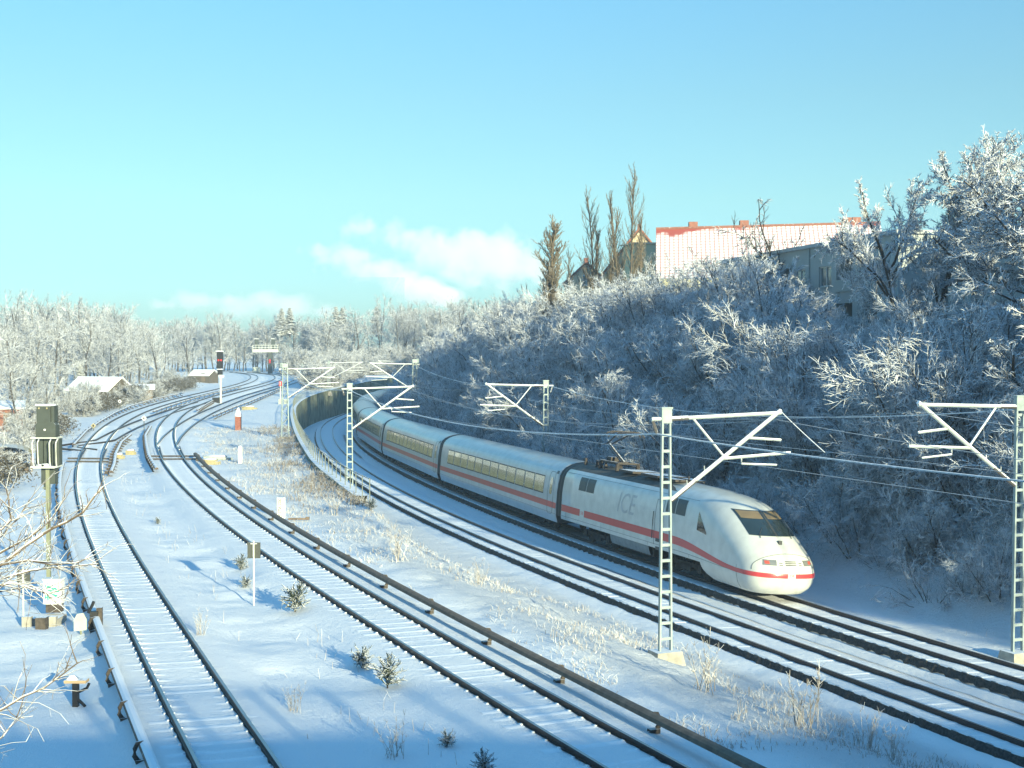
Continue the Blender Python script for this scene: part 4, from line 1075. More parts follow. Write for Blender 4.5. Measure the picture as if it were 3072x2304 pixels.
lantern(-48.0, 163, .9, 'tiny black and white post before the garden hedge')
lantern(-38.2, 121.5, .35, 'low yellow marker left of the curving conductor rail', 'yellow')
def pbox(x, y, w, d, h, label, m='greybox', n=1):
    g = gz(x, y); t = empty('point_machine', (x, y, g), rad(-14), label, 'point machine')
    mb = MB(); mb.box((0, 0, h / 2), (w, d, h)); mb.box((w * .6, 0, h * .35), (w * .4, d * .7, h * .7)); mb.build('case', M[m], t)
    mb = MB(); mb.frustum((0, 0, h), (w * 1.05, d * 1.05), (w * .8, d * .6), .10); mb.build('snow_cap', M['snow'], t, smooth=True)
pbox(-21.3, 95.5, 1.6, .5, .22, 'low snow-covered point machine box right of the middle points')
pbox(-20.9, 92.0, .9, .6, .34, 'yellowish point motor just nearer than the long low box', 'yellow')
pbox(-28.4, 99.0, .5, .5, .32, 'small yellow box right of the garden-side points, the farther of two', 'yellow')
pbox(-28.2, 95.2, .6, .5, .30, 'small yellow box right of the garden-side points, the nearer of two', 'yellow')
pbox(-32.3, 163, 1.4, .6, .40, 'snow-topped yellow box on the far side of the side track', 'yellow')
def dwarf_near():
    x, y = -12.55, 38.6; g = gz(x, y); t = empty('ground_signal', (x, y, g), rad(10), 'grey rounded signal plate on a bent pipe beside the conductor rail', 'railway signal')
    pr = [(-.19, 0), (-.19, .32), (-.10, .50), (.08, .52), (.17, .34), (.17, .02)]
    V = [(a, -.02, b + .12) for a, b in pr] + [(a, .02, b + .12) for a, b in pr]
    mb = MB(); mb.add(V, [tuple(range(6)), tuple(range(11, 5, -1))] + [(i, i + 6, (i + 1) % 6 + 6, (i + 1) % 6) for i in range(6)]); mb.build('plate', M['greybox'], t)
    mb = MB(); mb.tube([(0, .03, -.1), (0, .03, .5)], .03, 6); mb.build('pipe', M['sigpole'], t)
    mb = MB(); mb.box((.36, .15, .35), (.22, .22, .6)); mb.tube([(.2, .1, .62), (.32, .1, .85), (.36, .1, .95)], .05, 6); mb.build('lamp_bracket', M['black'], t)
    mb = MB(); mb.box((.5, .25, .3), (.16, .2, .9)); mb.build('rusty_case', M['rust'], t)
dwarf_near()
def plate_stand():
    x, y = -10.35, 31.5; g = gz(x, y); t = empty('plate_stand', (x, y, g), 0, 'black stand with a tan snow-dusted plate, left of the hooked conductor rail', 'stand')
    mb = MB(); mb.box((-.02, 0, .22), (.13, .14, .75)); mb.tube([(.05, 0, .35), (.25, 0, .45), (.30, 0, .56)], .035, 6); mb.tube([(.03, 0, .18), (.22, -.05, .02)], .035, 6); mb.build('post', M['black'], t)
    mb = MB(); mb.box((0, 0, .62), (.52, .26, .07)); mb.build('plate', mat('tan_plate', (.42, .30, .18), .8, snow=.85), t)
    mb = MB(); mb.frustum((-.1, 0, .655), (.26, .22), (.1, .08), .10); mb.build('snow_cap', M['snow'], t, smooth=True)
plate_stand()
# ---------------------------------------------------------------- buildings
B = {}
B['grey'] = mat('grey_render', (0.37, 0.40, 0.39), 0.9, var=0.08, scale=0.7)
B['greylight'] = mat('pale_render', (0.36, 0.39, 0.37), 0.9, var=0.08, scale=0.7)
B['pane'] = mat('window_pane', (0.10, 0.13, 0.14), 0.08, spec=0.6, coat=0.5)
B['wframe'] = mat('window_frame_white', (0.55, 0.57, 0.55), 0.5)
B['void'] = mat('loggia_interior', (0.05, 0.055, 0.055), 0.9)
B['yellow'] = mat('pale_yellow_render', (0.56, 0.53, 0.33), 0.9, var=0.08)
B['cream'] = mat('cream_render', (0.62, 0.52, 0.36), 0.9, var=0.06)
B['tile'] = None
def snowy_tiles(name):
    """red roof tiles; the snow has slid into the rows and left a net of red, thinner along the ridge"""
    m, N, L, b = newmat(name)
    tc = N.new('ShaderNodeTexCoord'); sp = N.new('ShaderNodeSeparateXYZ'); L.new(tc.outputs['Object'], sp.inputs[0])
    br = N.new('ShaderNodeTexBrick'); br.offset = 0.0; br.inputs['Scale'].default_value = 1.0; br.inputs['Mortar Size'].default_value = 0.075; br.inputs['Mortar Smooth'].default_value = 0.3
    br.inputs['Brick Width'].default_value = 0.46; br.inputs['Row Height'].default_value = 0.46
    br.inputs['Color1'].default_value = br.inputs['Color2'].default_value = (1, 1, 1, 1); br.inputs['Mortar'].default_value = (0.25, 0.25, 0.25, 1)
    L.new(tc.outputs['UV'], br.inputs['Vector'])
    nz = N.new('ShaderNodeTexNoise'); nz.inputs['Scale'].default_value = 0.5; nz.inputs['Detail'].default_value = 6; L.new(tc.outputs['Object'], nz.inputs['Vector'])
    at = N.new('ShaderNodeAttribute'); at.attribute_name = 'bare'
    m1 = N.new('ShaderNodeMath'); m1.operation = 'MULTIPLY_ADD'; m1.inputs[1].default_value = 1.0; L.new(nz.outputs['Fac'], m1.inputs[0]); L.new(at.outputs['Fac'], m1.inputs[2])
    mr = N.new('ShaderNodeMapRange'); mr.inputs[1].default_value = 0.98; mr.inputs[2].default_value = 1.16; mr.inputs[3].default_value = 1; mr.inputs[4].default_value = 0
    L.new(m1.outputs[0], mr.inputs[0])
    m2 = N.new('ShaderNodeMath'); m2.operation = 'MULTIPLY'; L.new(mr.outputs[0], m2.inputs[0]); L.new(br.outputs['Color'], m2.inputs[1])
    mx = N.new('ShaderNodeMix'); mx.data_type = 'RGBA'; mx.inputs[6].default_value = (0.34, 0.075, 0.06, 1); mx.inputs[7].default_value = SNOWC + (1,)
    L.new(m2.outputs[0], mx.inputs[0]); L.new(mx.outputs[2], b.inputs['Base Color']); b.inputs['Roughness'].default_value = 0.8
    return m
B['tile'] = snowy_tiles('snowy_red_tiles')
B['ridge'] = mat('red_ridge_tile', (0.27, 0.115, 0.08), 0.8, snow=0.7)

def window(parent, M4, w, h, mull=1, depth=.12):
    mb = MB()
    for a in (-1, 1): mb.box((a * (w / 2 - .04), 0, 0), (.08, .1, h))
    for a in (-1, 1): mb.box((0, 0, a * (h / 2 - .04)), (w - .16, .1, .08))
    for i in range(mull): mb.box((-w / 2 + w * (i + 1) / (mull + 1), 0, 0), (.07, .09, h - .16))
    mb.v = [tuple(M4 @ Vector(v)) for v in mb.v]
    f = mb.build('window', B['wframe'], parent)
    mb = MB(); mb.box((0, .03, 0), (w - .1, .03, h - .1)); mb.v = [tuple(M4 @ Vector(v)) for v in mb.v]; mb.build('pane', B['pane'], f)
    mb = MB(); mb.box((0, -.10, -h / 2 - .05), (w + .2, .22, .06)); mb.v = [tuple(M4 @ Vector(v)) for v in mb.v]; mb.build('sill', B['greylight'], f)
def grey_house():
    # local x runs along the facade towards the camera end, local -y faces the tracks
    c = Vector((24.0, 83.0, 0)); far = Vector((17.3, 111.0, 0)); d = (c - far).normalized(); L = (c - far).length
    nrm = Vector((d.y, -d.x, 0)); a = math.atan2(d.y, d.x)
    zr, zb = 7.42, 0.4
    t = empty('grey_apartment_house', (far.x, far.y, zb), a, 'flat-roofed grey house above the wooded slope, with loggias', 'house')
    H = zr - zb
    ops = []   # openings x0, x1, z0, z1 along the facade
    def hole_wall(L_, H_, ops_, y):
        mb = MB(); xs = sorted({0, L_} | {o[0] for o in ops_} | {o[1] for o in ops_}); zs = sorted({0, H_} | {o[2] for o in ops_} | {o[3] for o in ops_})
        for i in range(len(xs) - 1):
            for k in range(len(zs) - 1):
                xm, zm = (xs[i] + xs[i + 1]) / 2, (zs[k] + zs[k + 1]) / 2
                if any(o[0] < xm < o[1] and o[2] < zm < o[3] for o in ops_): continue
                mb.add([(xs[i], y, zs[k]), (xs[i + 1], y, zs[k]), (xs[i + 1], y, zs[k + 1]), (xs[i], y, zs[k + 1])], [(0, 1, 2, 3)])
        for o in ops_:
            x0, x1, z0, z1 = o[:4]; dd = .25 if len(o) < 5 else o[4]
            mb.add([(x0, y, z0), (x1, y, z0), (x1, y, z1), (x0, y, z1), (x0, y + dd, z0), (x1, y + dd, z0), (x1, y + dd, z1), (x0, y + dd, z1)], [(0, 1, 5, 4), (1, 2, 6, 5), (2, 3, 7, 6), (3, 0, 4, 7)] + ([(4, 5, 6, 7)] if dd > 1 else []))
        return mb
    fl = [1.0, 3.85]
    wins, logs = [], []
    for z in fl:
        for x in (3.2, 9.0, 14.0, 18.0): wins.append((x, x + 1.9, z + .35, z + 1.75))
        for x in (11.3, 20.6): logs.append((x, x + 2.3, z - .1, z + 1.95, 1.3))
        wins.append((24.3, 26.2, z + .35, z + 1.75))
    mb = hole_wall(L, H, wins + logs, 0)
    mb.add([(0, 0, 0), (0, 11, 0), (0, 11, H), (0, 0, H)], [(0, 3, 2, 1)]); mb.add([(L, 0, 0), (L, 11, 0), (L, 11, H), (L, 0, H)], [(0, 1, 2, 3)])
    mb.add([(0, 11, 0), (L, 11, 0), (L, 11, H), (0, 11, H)], [(3, 2, 1, 0)])
    mb.build('wall', B['grey'], t)
    mb = MB(); mb.box((L / 2, 5.5, H + .12), (L + .5, 11.5, .24)); mb.build('roof', mat('flat_roof_snow', (.4, .42, .42), .8, snow=.3), t)
    for x0, x1, z0, z1 in wins: window(t, Matrix.Translation(((x0 + x1) / 2, .16, (z0 + z1) / 2)), x1 - x0, z1 - z0, 1)
    for x0, x1, z0, z1, _ in logs:
        mb = MB(); mb.box(((x0 + x1) / 2, -.05, z0 + .38), (x1 - x0 + .1, .08, .8)); mb.build('loggia_front', B['greylight'], t)
        mb = MB(); mb.box(((x0 + x1) / 2, 1.24, (z0 + z1) / 2), (x1 - x0 - .1, .05, z1 - z0 - .1)); mb.build('loggia_window', B['void'], t)
    mb = MB(); mb.box((7.5, -.06, H / 2), (.09, .09, H)); mb.box((16.6, -.06, H / 2), (.09, .09, H)); mb.build('downpipe', B['greylight'], t)
    return t
grey_house()
def side_house():
    c = Vector((34.5, 50.0, 0)); far = Vector((26.8, 82.0, 0)); d = (c - far).normalized(); L = (c - far).length
    t = empty('grey_corner_house', (far.x, far.y, 0.4), math.atan2(d.y, d.x), 'second grey house, mostly behind the big tree with long boughs', 'house')
    mb = MB(); mb.box((L / 2, 5.5, 3.0), (L, 11, 6.2)); mb.build('wall', B['grey'], t)
    mb = MB(); mb.box((L / 2, 5.5, 6.22), (L + .5, 11.5, .24)); mb.build('roof', mat('flat_roof_snow2', (.4, .42, .42), .8, snow=.3), t)
    for x in (3, 8, 13, 18, 23, 28):
        for z in (1.7, 4.5): window(t, Matrix.Translation((x, -.05, z)), 1.7, 1.3, 1)
side_house()
def gable_roof(parent, p0, p1, half, drop, m_roof, over=.3, name='roof'):
    """ridge p0-p1; two slopes down to either side"""
    p0, p1 = Vector(p0), Vector(p1); d = (p1 - p0).normalized(); n = Vector((d.y, -d.x, 0)); L = (p1 - p0).length
    mb = MB(); bare = []; uvs = []
    for s in (-1, 1):
        R = 10; rows = []
        for i in range(R + 1):
            t = i / R
            rows.append([p0 + d * (L * k / 24) + n * (s * half * t) - Vector((0, 0, drop * t)) for k in range(25)])
        base = len(mb.v); mb.grid(rows, flip=(s > 0))
        for i in range(R + 1):
            for k in range(25): bare.append(max(0, .85 - 1.5 * (i / R) ** .7 - .35 * min(1, k / 12) + (.25 if k > 20 else 0)) if s > 0 else .3); uvs.append((L * k / 24, math.hypot(half, drop) * i / R))
    me_o = mb.build(name, m_roof, parent)
    uv = me_o.data.uv_layers.new(name='UVMap')
    for lp in me_o.data.loops: uv.data[lp.index].uv = uvs[lp.vertex_index]
    at = me_o.data.attributes.new('bare', 'FLOAT', 'POINT'); at.data.foreach_set('value', bare)
    return me_o
def red_house():
    o = Vector((15.1, 140, 1.0))
    t = empty('red_roofed_house', o, 0, 'long house with a snowy red tiled roof above the slope', 'house')
    P0, P1 = Vector((0, 0, 11.95)), Vector((22.8, -2.5, 12.35)); half, drop = 6.0, 5.5
    d = (P1 - P0).normalized(); n = Vector((d.y, -d.x, 0))
    r = gable_roof(t, P0, P1, half, drop, B['tile'])
    mb = MB(); mb.tube([P0 + Vector((0, 0, .05)), P1 + Vector((0, 0, .05))], .16, 6); mb.build('ridge', B['ridge'], r)
    L = (P1 - P0).length
    for f in (.17, .40, .86, .9):
        mb = MB(); mb.box(P0 + d * L * f + Vector((0, .5, .25)), (.9, .7, .9)); mb.build('chimney', B['ridge'], r)
    ze = 11.9 - drop
    mb = MB(); q0, q1 = .15, L - .15; hh = half - .35
    def W(a, b, z): p = d * a + n * b; return (p.x, p.y, z)
    mb.add([W(q0, -hh, 0), W(q0, hh, 0), W(q0, hh, ze + .1), W(q0, 0, 11.5), W(q0, -hh, ze + .1)], [(0, 1, 2, 3, 4)])
    mb.add([W(q1, -hh, 0), W(q1, hh, 0), W(q1, hh, ze + .1), W(q1, 0, 11.5), W(q1, -hh, ze + .1)], [(4, 3, 2, 1, 0)])
    for b in (-hh, hh): mb.add([W(q0, b, 0), W(q1, b, 0), W(q1, b, ze + .1), W(q0, b, ze + .1)], [(0, 1, 2, 3)])
    mb.build('wall', B['yellow'], t)
red_house()
def yellow_house():
    t = empty('yellow_house', (13.3, 145, 0.8), rad(4), 'pale yellow house wedged left of the red roof', 'house')
    mb = MB()
    mb.add([(0, 0, 0), (2.5, 0, 0), (2.5, 0, 11.0), (0, 0, 11.0), (0, 9, 0), (2.5, 9, 0), (2.5, 9, 11.4), (0, 9, 11.4)], [(0, 1, 2, 3), (1, 5, 6, 2), (0, 3, 7, 4), (4, 7, 6, 5)]); mb.build('wall', B['yellow'], t)
    mb = MB(); mb.add([(-.2, -.2, 11.03), (2.7, -.2, 11.03), (2.7, 9.2, 11.5), (-.2, 9.2, 11.5), (-.2, -.2, 11.2), (2.7, -.2, 11.2), (2.7, 9.2, 11.65), (-.2, 9.2, 11.65)], [(3, 2, 1, 0), (4, 5, 6, 7), (0, 1, 5, 4), (1, 2, 6, 5), (2, 3, 7, 6), (3, 0, 4, 7)]); mb.build('roof', B['cream'], t)
    window(t, Matrix.Translation((1.3, -.06, 6.6)), 1.1, 1.2, 1)
yellow_house()
def gable_house(x, y, zr, half, ln, rz, drop, label):
    g = 0.8; t = empty('cream_gabled_house', (x, y, g), rz, label, 'house', 'cream gabled houses behind the poplars')
    H = zr - g
    gable_roof(t, (0, 0, H), (0, ln, H), half, drop, B['tile'])
    mb = MB(); h2 = half - .3; ze = H - drop
    mb.add([(-h2, .2, 0), (h2, .2, 0), (h2, .2, ze), (0, .2, H - .25), (-h2, .2, ze)], [(0, 1, 2, 3, 4)])
    for b in (-h2, h2): mb.add([(b, .2, 0), (b, ln - .2, 0), (b, ln - .2, ze), (b, .2, ze)], [(0, 1, 2, 3)])
    mb.build('wall', B['cream'], t)
    mb = MB()
    for s in (-1, 1): mb.tube([(0, -.02, H + .06), (s * half, -.02, H - drop + .06)], .13, 5)
    mb.build('verge', B['ridge'], t)
    mb = MB(); mb.box((0, 1.2, H + .25), (.5, .5, .8)); mb.build('chimney', B['ridge'], t)
    window(t, Matrix.Translation((0, .14, H - drop * .8)), .9, 1.2, 1)
gable_house(14.6, 153, 14.2, 5.4, 10, rad(-6), 6.6, 'tall cream gable with a red verge behind the right pair of poplars')
gable_house(8.9, 160, 10.8, 2.8, 9, rad(-3), 2.6, 'low cream gable peeping over the bushes between the poplars')
# unseen apartment-like block, added beyond the right edge to shade the slope
def shade_block():
    d = Vector((.887, .46, 0)); o = Vector((42.5, 8.5, 0.6)); t = empty('added_shade_block', o, math.atan2(d.y, d.x), 'plain grey block, unseen, added right of the picture to shade the slope', 'house')
    mb = MB(); mb.box((18, -5.5, 5.9), (36, 11, 12.2)); mb.build('wall', B['grey'], t)
    mb = MB(); mb.box((18, -5.5, 12.15), (36.6, 11.6, .3)); mb.build('roof', mat('flat_roof_snow3', (.4, .42, .42), .8, snow=.3), t)
    for i in range(8):
        for z in (1.8, 4.7, 7.6, 10.4): window(t, Matrix.Translation((2.4 + i * 4.4, .05, z)) @ Matrix.Rotation(math.pi, 4, 'Z'), 1.7, 1.4, 1)
shade_block()
# garden huts on the left
def hut(x, y, rz, L, half, zr_above, drop, label, wallm, snow_roof=True):
    g = gz(x, y); t = empty('garden_hut', (x, y, g), rz, label, 'hut')
    mb = MB()
    th = .16
    for s in (-1, 1):
        a = [(-L / 2 - .3, 0, zr_above), (L / 2 + .3, 0, zr_above), (L / 2 + .3, s * (half + .4), zr_above - drop * (half + .4) / half), (-L / 2 - .3, s * (half + .4), zr_above - drop * (half + .4) / half)]
        b = [(p[0], p[1], p[2] + th) for p in a]
        mb.add(a + b, [(0, 1, 2, 3), (7, 6, 5, 4), (0, 4, 5, 1), (1, 5, 6, 2), (2, 6, 7, 3), (3, 7, 4, 0)])
    mb.build('roof', M['snow'], t)
    ze = zr_above - drop; mb = MB()
    for s in (-1, 1):
        mb.add([(s * L / 2, -half, -.3), (s * L / 2, half, -.3), (s * L / 2, half, ze), (s * L / 2, 0, zr_above - .05), (s * L / 2, -half, ze)], [(0, 1, 2, 3, 4)])
        mb.add([(-L / 2, s * half, -.3), (L / 2, s * half, -.3), (L / 2, s * half, ze), (-L / 2, s * half, ze)], [(0, 1, 2, 3)])
    mb.build('wall', wallm, t)
    mb = MB(); mb.box((L * .2, -half - .03, .9), (.8, .05, 1.6)); mb.build('door', M['wood'], t)
B['hutwall'] = mat('dark_hut_boards', (0.10, 0.085, 0.065), 0.9, var=0.3)
hut(-57.5, 186, rad(-26), 7.4, 2.4, 3.0, 1.6, 'garden hut with a broad white snow roof and dark gable', B['hutwall'])
hut(-52.5, 189, rad(14), 3.0, 1.8, 2.2, .5, 'low lean-to hut right of the broad snow roof', M['wood'])
hut(-60.5, 262, rad(-20), 4.2, 1.7, 2.3, .9, 'distant small hut with a snow roof beside the far signal', B['hutwall'])
hut(-47.8, 124, rad(20), 4.2, 2.0, 2.6, .5, 'red brick shed at the left picture edge', mat('shed_brick', (.26, .12, .085), .9, var=.3, scale=5))
def tarp():
    x, y = -33.8, 88; g = gz(x, y); t = empty('wood_stack_shelter', (x, y, g), rad(20), 'curved yellow-brown board shelter among the brown bushes', 'shelter')
    mb = MB(); rows = []
    for i in range(13):
        a = math.pi * i / 12; rows.append([(2.0 * math.cos(a), -2.2, 1.0 + .75 * math.sin(a)), (2.0 * math.cos(a), 2.2, 1.0 + .75 * math.sin(a))])
    mb.grid(rows, flip=True); mb.build('roof', mat('tan_boards', (.46, .36, .17), .85, var=.3, scale=6, snow=.97), t)
    for a in (-1.9, 1.9):
        for b in (-2.0, 2.0):
            mb = MB(); mb.box((a, b, .4), (.12, .12, 1.3)); mb.build('post', M['wood'], t)
    mb = MB()
    for i in range(9): mb.tube([(-1.6 + .4 * i, -2.0, .25 + .13 * (i % 2)), (-1.6 + .4 * i, 1.9, .25 + .13 * (i % 2))], .16, 7)
    mb.build('logs', M['wood'], t)
tarp()
# ---------------------------------------------------------------- trees and bushes
def segs_to_mesh(name, segs, m, n=3):
    """segs: list of (p0, p1, r0, r1); one thin prism each"""
    S = np.array([list(a) + list(b) + [c, d] for a, b, c, d in segs], float)
    p0, p1, r0, r1 = S[:, :3], S[:, 3:6], S[:, 6], S[:, 7]
    d = p1 - p0; d /= np.maximum(np.linalg.norm(d, axis=1, keepdims=True), 1e-9)
    up = np.tile([0, 0, 1.0], (len(S), 1)); flat = np.abs(d[:, 2]) > .97; up[flat] = [1, 0, 0]
    a = np.cross(d, up); a /= np.linalg.norm(a, axis=1, keepdims=True); b = np.cross(a, d)
    V = np.zeros((len(S), 2 * n, 3))
    for k in range(n):
        t = 2 * math.pi * k / n - math.pi / 2 + (math.pi if n == 3 else 0)
        o = a * math.cos(t) + b * math.sin(t)
        V[:, k] = p0 + o * r0[:, None]; V[:, n + k] = p1 + o * r1[:, None]
    base = (np.arange(len(S)) * 2 * n)[:, None]
    F = np.zeros((len(S), n, 4), int)
    for k in range(n): F[:, k] = base + np.array([k, (k + 1) % n, n + (k + 1) % n, n + k])
    V = V.reshape(-1, 3); F = F.reshape(-1, 4)
    me = bpy.data.meshes.new(name)
    me.vertices.add(len(V)); me.vertices.foreach_set('co', V.ravel())
    me.loops.add(F.size); me.loops.foreach_set('vertex_index', F.ravel())
    me.polygons.add(len(F)); me.polygons.foreach_set('loop_start', np.arange(len(F)) * 4); me.polygons.foreach_set('loop_total', np.full(len(F), 4))
    me.update(calc_edges=True); me.materials.append(m)
    return me
def V3(*a): return np.array(a, float)
def nrm(v): return v / max(1e-9, np.linalg.norm(v))
def rot_off(d, ang, az):
    a = nrm(np.cross(d, [0, 0, 1.0]) if abs(d[2]) < .95 else np.cross(d, [1.0, 0, 0])); b = np.cross(d, a)
    return nrm(d * math.cos(ang) + (a * math.cos(az) + b * math.sin(az)) * math.sin(ang))
def grow(r, p, d, L, rad0, lev, P, out):
    """P[lev] = dict(n children, seg pieces, ang, ratio, wig, trop, start, r)"""
    q = P[lev]; k = q['seg']; pts = [p]; dirs = []
    for i in range(k):
        d = nrm(d + V3(r.gauss(0, q['wig']), r.gauss(0, q['wig']), r.gauss(0, q['wig'])) + V3(0, 0, q['trop']))
        pts.append(pts[-1] + d * L / k); dirs.append(d)
    tip = q.get('tip', .35)
    for i in range(k):
        out[lev].append((pts[i], pts[i + 1], rad0 * (1 - (1 - tip) * i / k), rad0 * (1 - (1 - tip) * (i + 1) / k)))
    if lev + 1 >= len(P): return
    c = P[lev + 1]; n = max(1, int(round(q['n'] * r.uniform(.8, 1.2))))
    for j in range(n):
        t = q['start'] + (1 - q['start']) * (j + r.random()) / n; t = min(t, .999)
        i = min(int(t * k), k - 1); f = t * k - i
        pp = pts[i] + (pts[i + 1] - pts[i]) * f
        dd = rot_off(dirs[i], r.gauss(c['ang'], c.get('angv', .2)), r.uniform(0, 2 * math.pi) if not c.get('alt') else j * 2.4 + r.gauss(0, .4))
        shrink = 1 - q.get('cone', .4) * t
        grow(r, pp, dd, L * c['ratio'] * shrink * r.uniform(.7, 1.25), max(c['r'], rad0 * c.get('rr', .5) * (1 - .6 * t)), lev + 1, P, out)
def species(name, seed, stems, P, trunk_levels, mt, mc, height, spread=.25, r0=.12, jit=.2):
    r = random.Random(seed); out = [[] for _ in P]
    for s in range(stems):
        az = 2 * math.pi * s / stems + r.gauss(0, .3); tl = 0 if stems == 1 else spread * r.uniform(.4, 1.3)
        d = nrm(V3(math.cos(az) * tl, math.sin(az) * tl, 1)); o = V3(math.cos(az), math.sin(az), 0) * (0 if stems == 1 else jit)
        grow(r, o - V3(0, 0, .4), d, height * r.uniform(.75, 1.05), r0 * r.uniform(.7, 1.1), 0, P, out)
    tr = [s for l in range(trunk_levels) for s in out[l]]; cr = [s for l in range(trunk_levels, len(P)) for s in out[l]]
    return segs_to_mesh(name + '_trunk', tr, mt, 5), segs_to_mesh(name + '_crown', cr, mc, 3)
SHRUB = [dict(n=9, seg=5, wig=.10, trop=.02, start=.10, r=.05), dict(n=10, seg=4, ang=.75, ratio=.55, wig=.16, trop=.05, start=.1, r=.020, rr=.5), dict(n=9, seg=3, ang=.65, ratio=.52, wig=.20, trop=.0, start=.1, r=.015, rr=.6), dict(n=0, seg=2, ang=.6, ratio=.6, wig=.25, trop=-.05, start=0, r=.0115, rr=.7)]
LOWB = [dict(n=9, seg=5, wig=.16, trop=-.03, start=.08, r=.03), dict(n=8, seg=3, ang=.7, ratio=.5, wig=.2, trop=-.02, start=.1, r=.014, rr=.5), dict(n=5, seg=2, ang=.65, ratio=.5, wig=.25, trop=-.03, start=.1, r=.010, rr=.7)]
SPREAD = [dict(n=11, seg=6, wig=.13, trop=.04, start=.30, r=.2, cone=.2), dict(n=12, seg=5, ang=.85, ratio=.62, wig=.22, trop=.07, start=.2, r=.06, rr=.55), dict(n=10, seg=4, ang=.75, ratio=.46, wig=.25, trop=.03, start=.15, r=.028, rr=.5), dict(n=8, seg=3, ang=.7, ratio=.45, wig=.25, trop=0, start=.1, r=.017, rr=.5), dict(n=0, seg=2, ang=.7, ratio=.6, wig=.3, trop=-.04, start=0, r=.0135, rr=.7)]
OPEN = [dict(n=7, seg=6, wig=.15, trop=.04, start=.35, r=.12, cone=.2), dict(n=7, seg=5, ang=.8, ratio=.6, wig=.25, trop=.08, start=.25, r=.05, rr=.55), dict(n=6, seg=4, ang=.75, ratio=.45, wig=.28, trop=.05, start=.2, r=.03, rr=.5), dict(n=4, seg=3, ang=.7, ratio=.45, wig=.28, trop=0, start=.1, r=.02, rr=.5)]
POPL = [dict(n=46, seg=8, wig=.03, trop=.04, start=.08, r=.2, cone=.72), dict(n=9, seg=5, ang=.50, ratio=.30, wig=.09, trop=.15, start=.1, r=.04, rr=.40, angv=.12), dict(n=5, seg=3, ang=.45, ratio=.36, wig=.12, trop=.18, start=.1, r=.016, rr=.5), dict(n=0, seg=2, ang=.4, ratio=.45, wig=.12, trop=.12, start=0, r=.011, rr=.6)]
WOODT = [dict(n=14, seg=5, wig=.12, trop=.04, start=.14, r=.18, cone=.38), dict(n=11, seg=4, ang=.8, ratio=.56, wig=.18, trop=.09, start=.12, r=.05, rr=.45), dict(n=8, seg=3, ang=.7, ratio=.45, wig=.22, trop=.04, start=.1, r=.024, rr=.5), dict(n=0, seg=2, ang=.65, ratio=.55, wig=.25, trop=0, start=0, r=.018, rr=.7)]
SHR = [species('snowy_shrub', 10 + i, 6, SHRUB, 1, M['bark'], M['twig'], 3.9 + .3 * (i % 3), .55, .055) for i in range(5)]
SPR = [species('spreading_tree', 40 + i, 1, SPREAD, 2, M['bark'], M['twig'], 6.6, .25, .20) for i in range(3)]
OPN = [species('open_tree', 60 + i, 1, OPEN, 2, M['bark'], M['bark'], 6.2, .25, .14) for i in range(2)]
POPD = [dict(n=95, seg=8, wig=.03, trop=.04, start=.03, r=.2, cone=.62), dict(n=12, seg=5, ang=.42, ratio=.25, wig=.08, trop=.16, start=.05, r=.045, rr=.42, angv=.12), dict(n=6, seg=3, ang=.45, ratio=.38, wig=.12, trop=.18, start=.1, r=.020, rr=.5), dict(n=0, seg=2, ang=.4, ratio=.45, wig=.12, trop=.12, start=0, r=.015, rr=.6)]
POP = [species('poplar', 80 + i, (3, 1, 1)[i], (POPL, POPL, POPD)[i], 1, M['poplarbark'], M['poplar'], 13.0, .10, .17, .5) for i in range(3)]
WOO = [species('frosted_tree', 90 + i, 1, WOODT, 1, M['frostbark'], M['frost'], 9.0, .2, .18) for i in range(4)]
BRU = [species('frosted_bush', 110 + i, 7, SHRUB, 1, M['frostbark'], M['frost'], 3.2, .6, .05) for i in range(2)]
def conifer(name, seed, h):
    r = random.Random(seed); tr = [(V3(0, 0, -.3), V3(0, 0, h), .16, .02)]; cr = []
    for i in range(46):
        z = h * (.10 + .88 * (i / 46) ** .9); rr = (h - z) * .30 + .25
        for k in range(6):
            az = r.uniform(0, 6.28); L = rr * r.uniform(.6, 1.15); d = V3(math.cos(az), math.sin(az), -.25 + .3 * z / h); p = V3(0, 0, z); q = p + d * L
            cr.append((p, q, .05, .02))
            for t in np.linspace(.25, 1, 6):
                for s in (-1, 1):
                    b = p + (q - p) * t; e = b + V3(-math.sin(az) * s, math.cos(az) * s, -.25) * L * .33 * (1.2 - t) * r.uniform(.7, 1.3) + d * .12 * L
                    cr.append((b, e, .085, .05))
    return segs_to_mesh(name + '_trunk', tr, M['frostbark'], 5), segs_to_mesh(name + '_crown', cr, M['needle'], 3)
LOW = [species('low_brush', 100 + i, 13, LOWB, 1, M['bark'], M['twig'], 2.3, 1.0, .025, jit=.35) for i in range(3)]
CON = [conifer('conifer', 130 + i, 6.0) for i in range(2)]
def pine_sap(name, seed):
    r = random.Random(seed); cr = []; tr = [(V3(0, 0, -.05), V3(0, 0, .45), .02, .01)]
    for i in range(46):
        az = r.uniform(0, 6.28); el = r.uniform(-.1, 1.3); z = r.uniform(.05, .40); d = V3(math.cos(az) * math.cos(el), math.sin(az) * math.cos(el), math.sin(el)); L = r.uniform(.18, .42)
        p = V3(0, 0, z); q = p + d * L; cr.append((p, q, .012, .01))
        for t in np.linspace(.2, 1, 9):
            b = p + (q - p) * t; e = b + nrm(d * .8 + V3(r.gauss(0, .6), r.gauss(0, .6), r.gauss(0, .4))) * .10; cr.append((b, e, .013, .006))
    return segs_to_mesh(name + '_stem', tr, M['bark'], 5), segs_to_mesh(name + '_needles', cr, M['needle'], 3)
SAP = [pine_sap('pine_sapling', 150 + i) for i in range(3)]
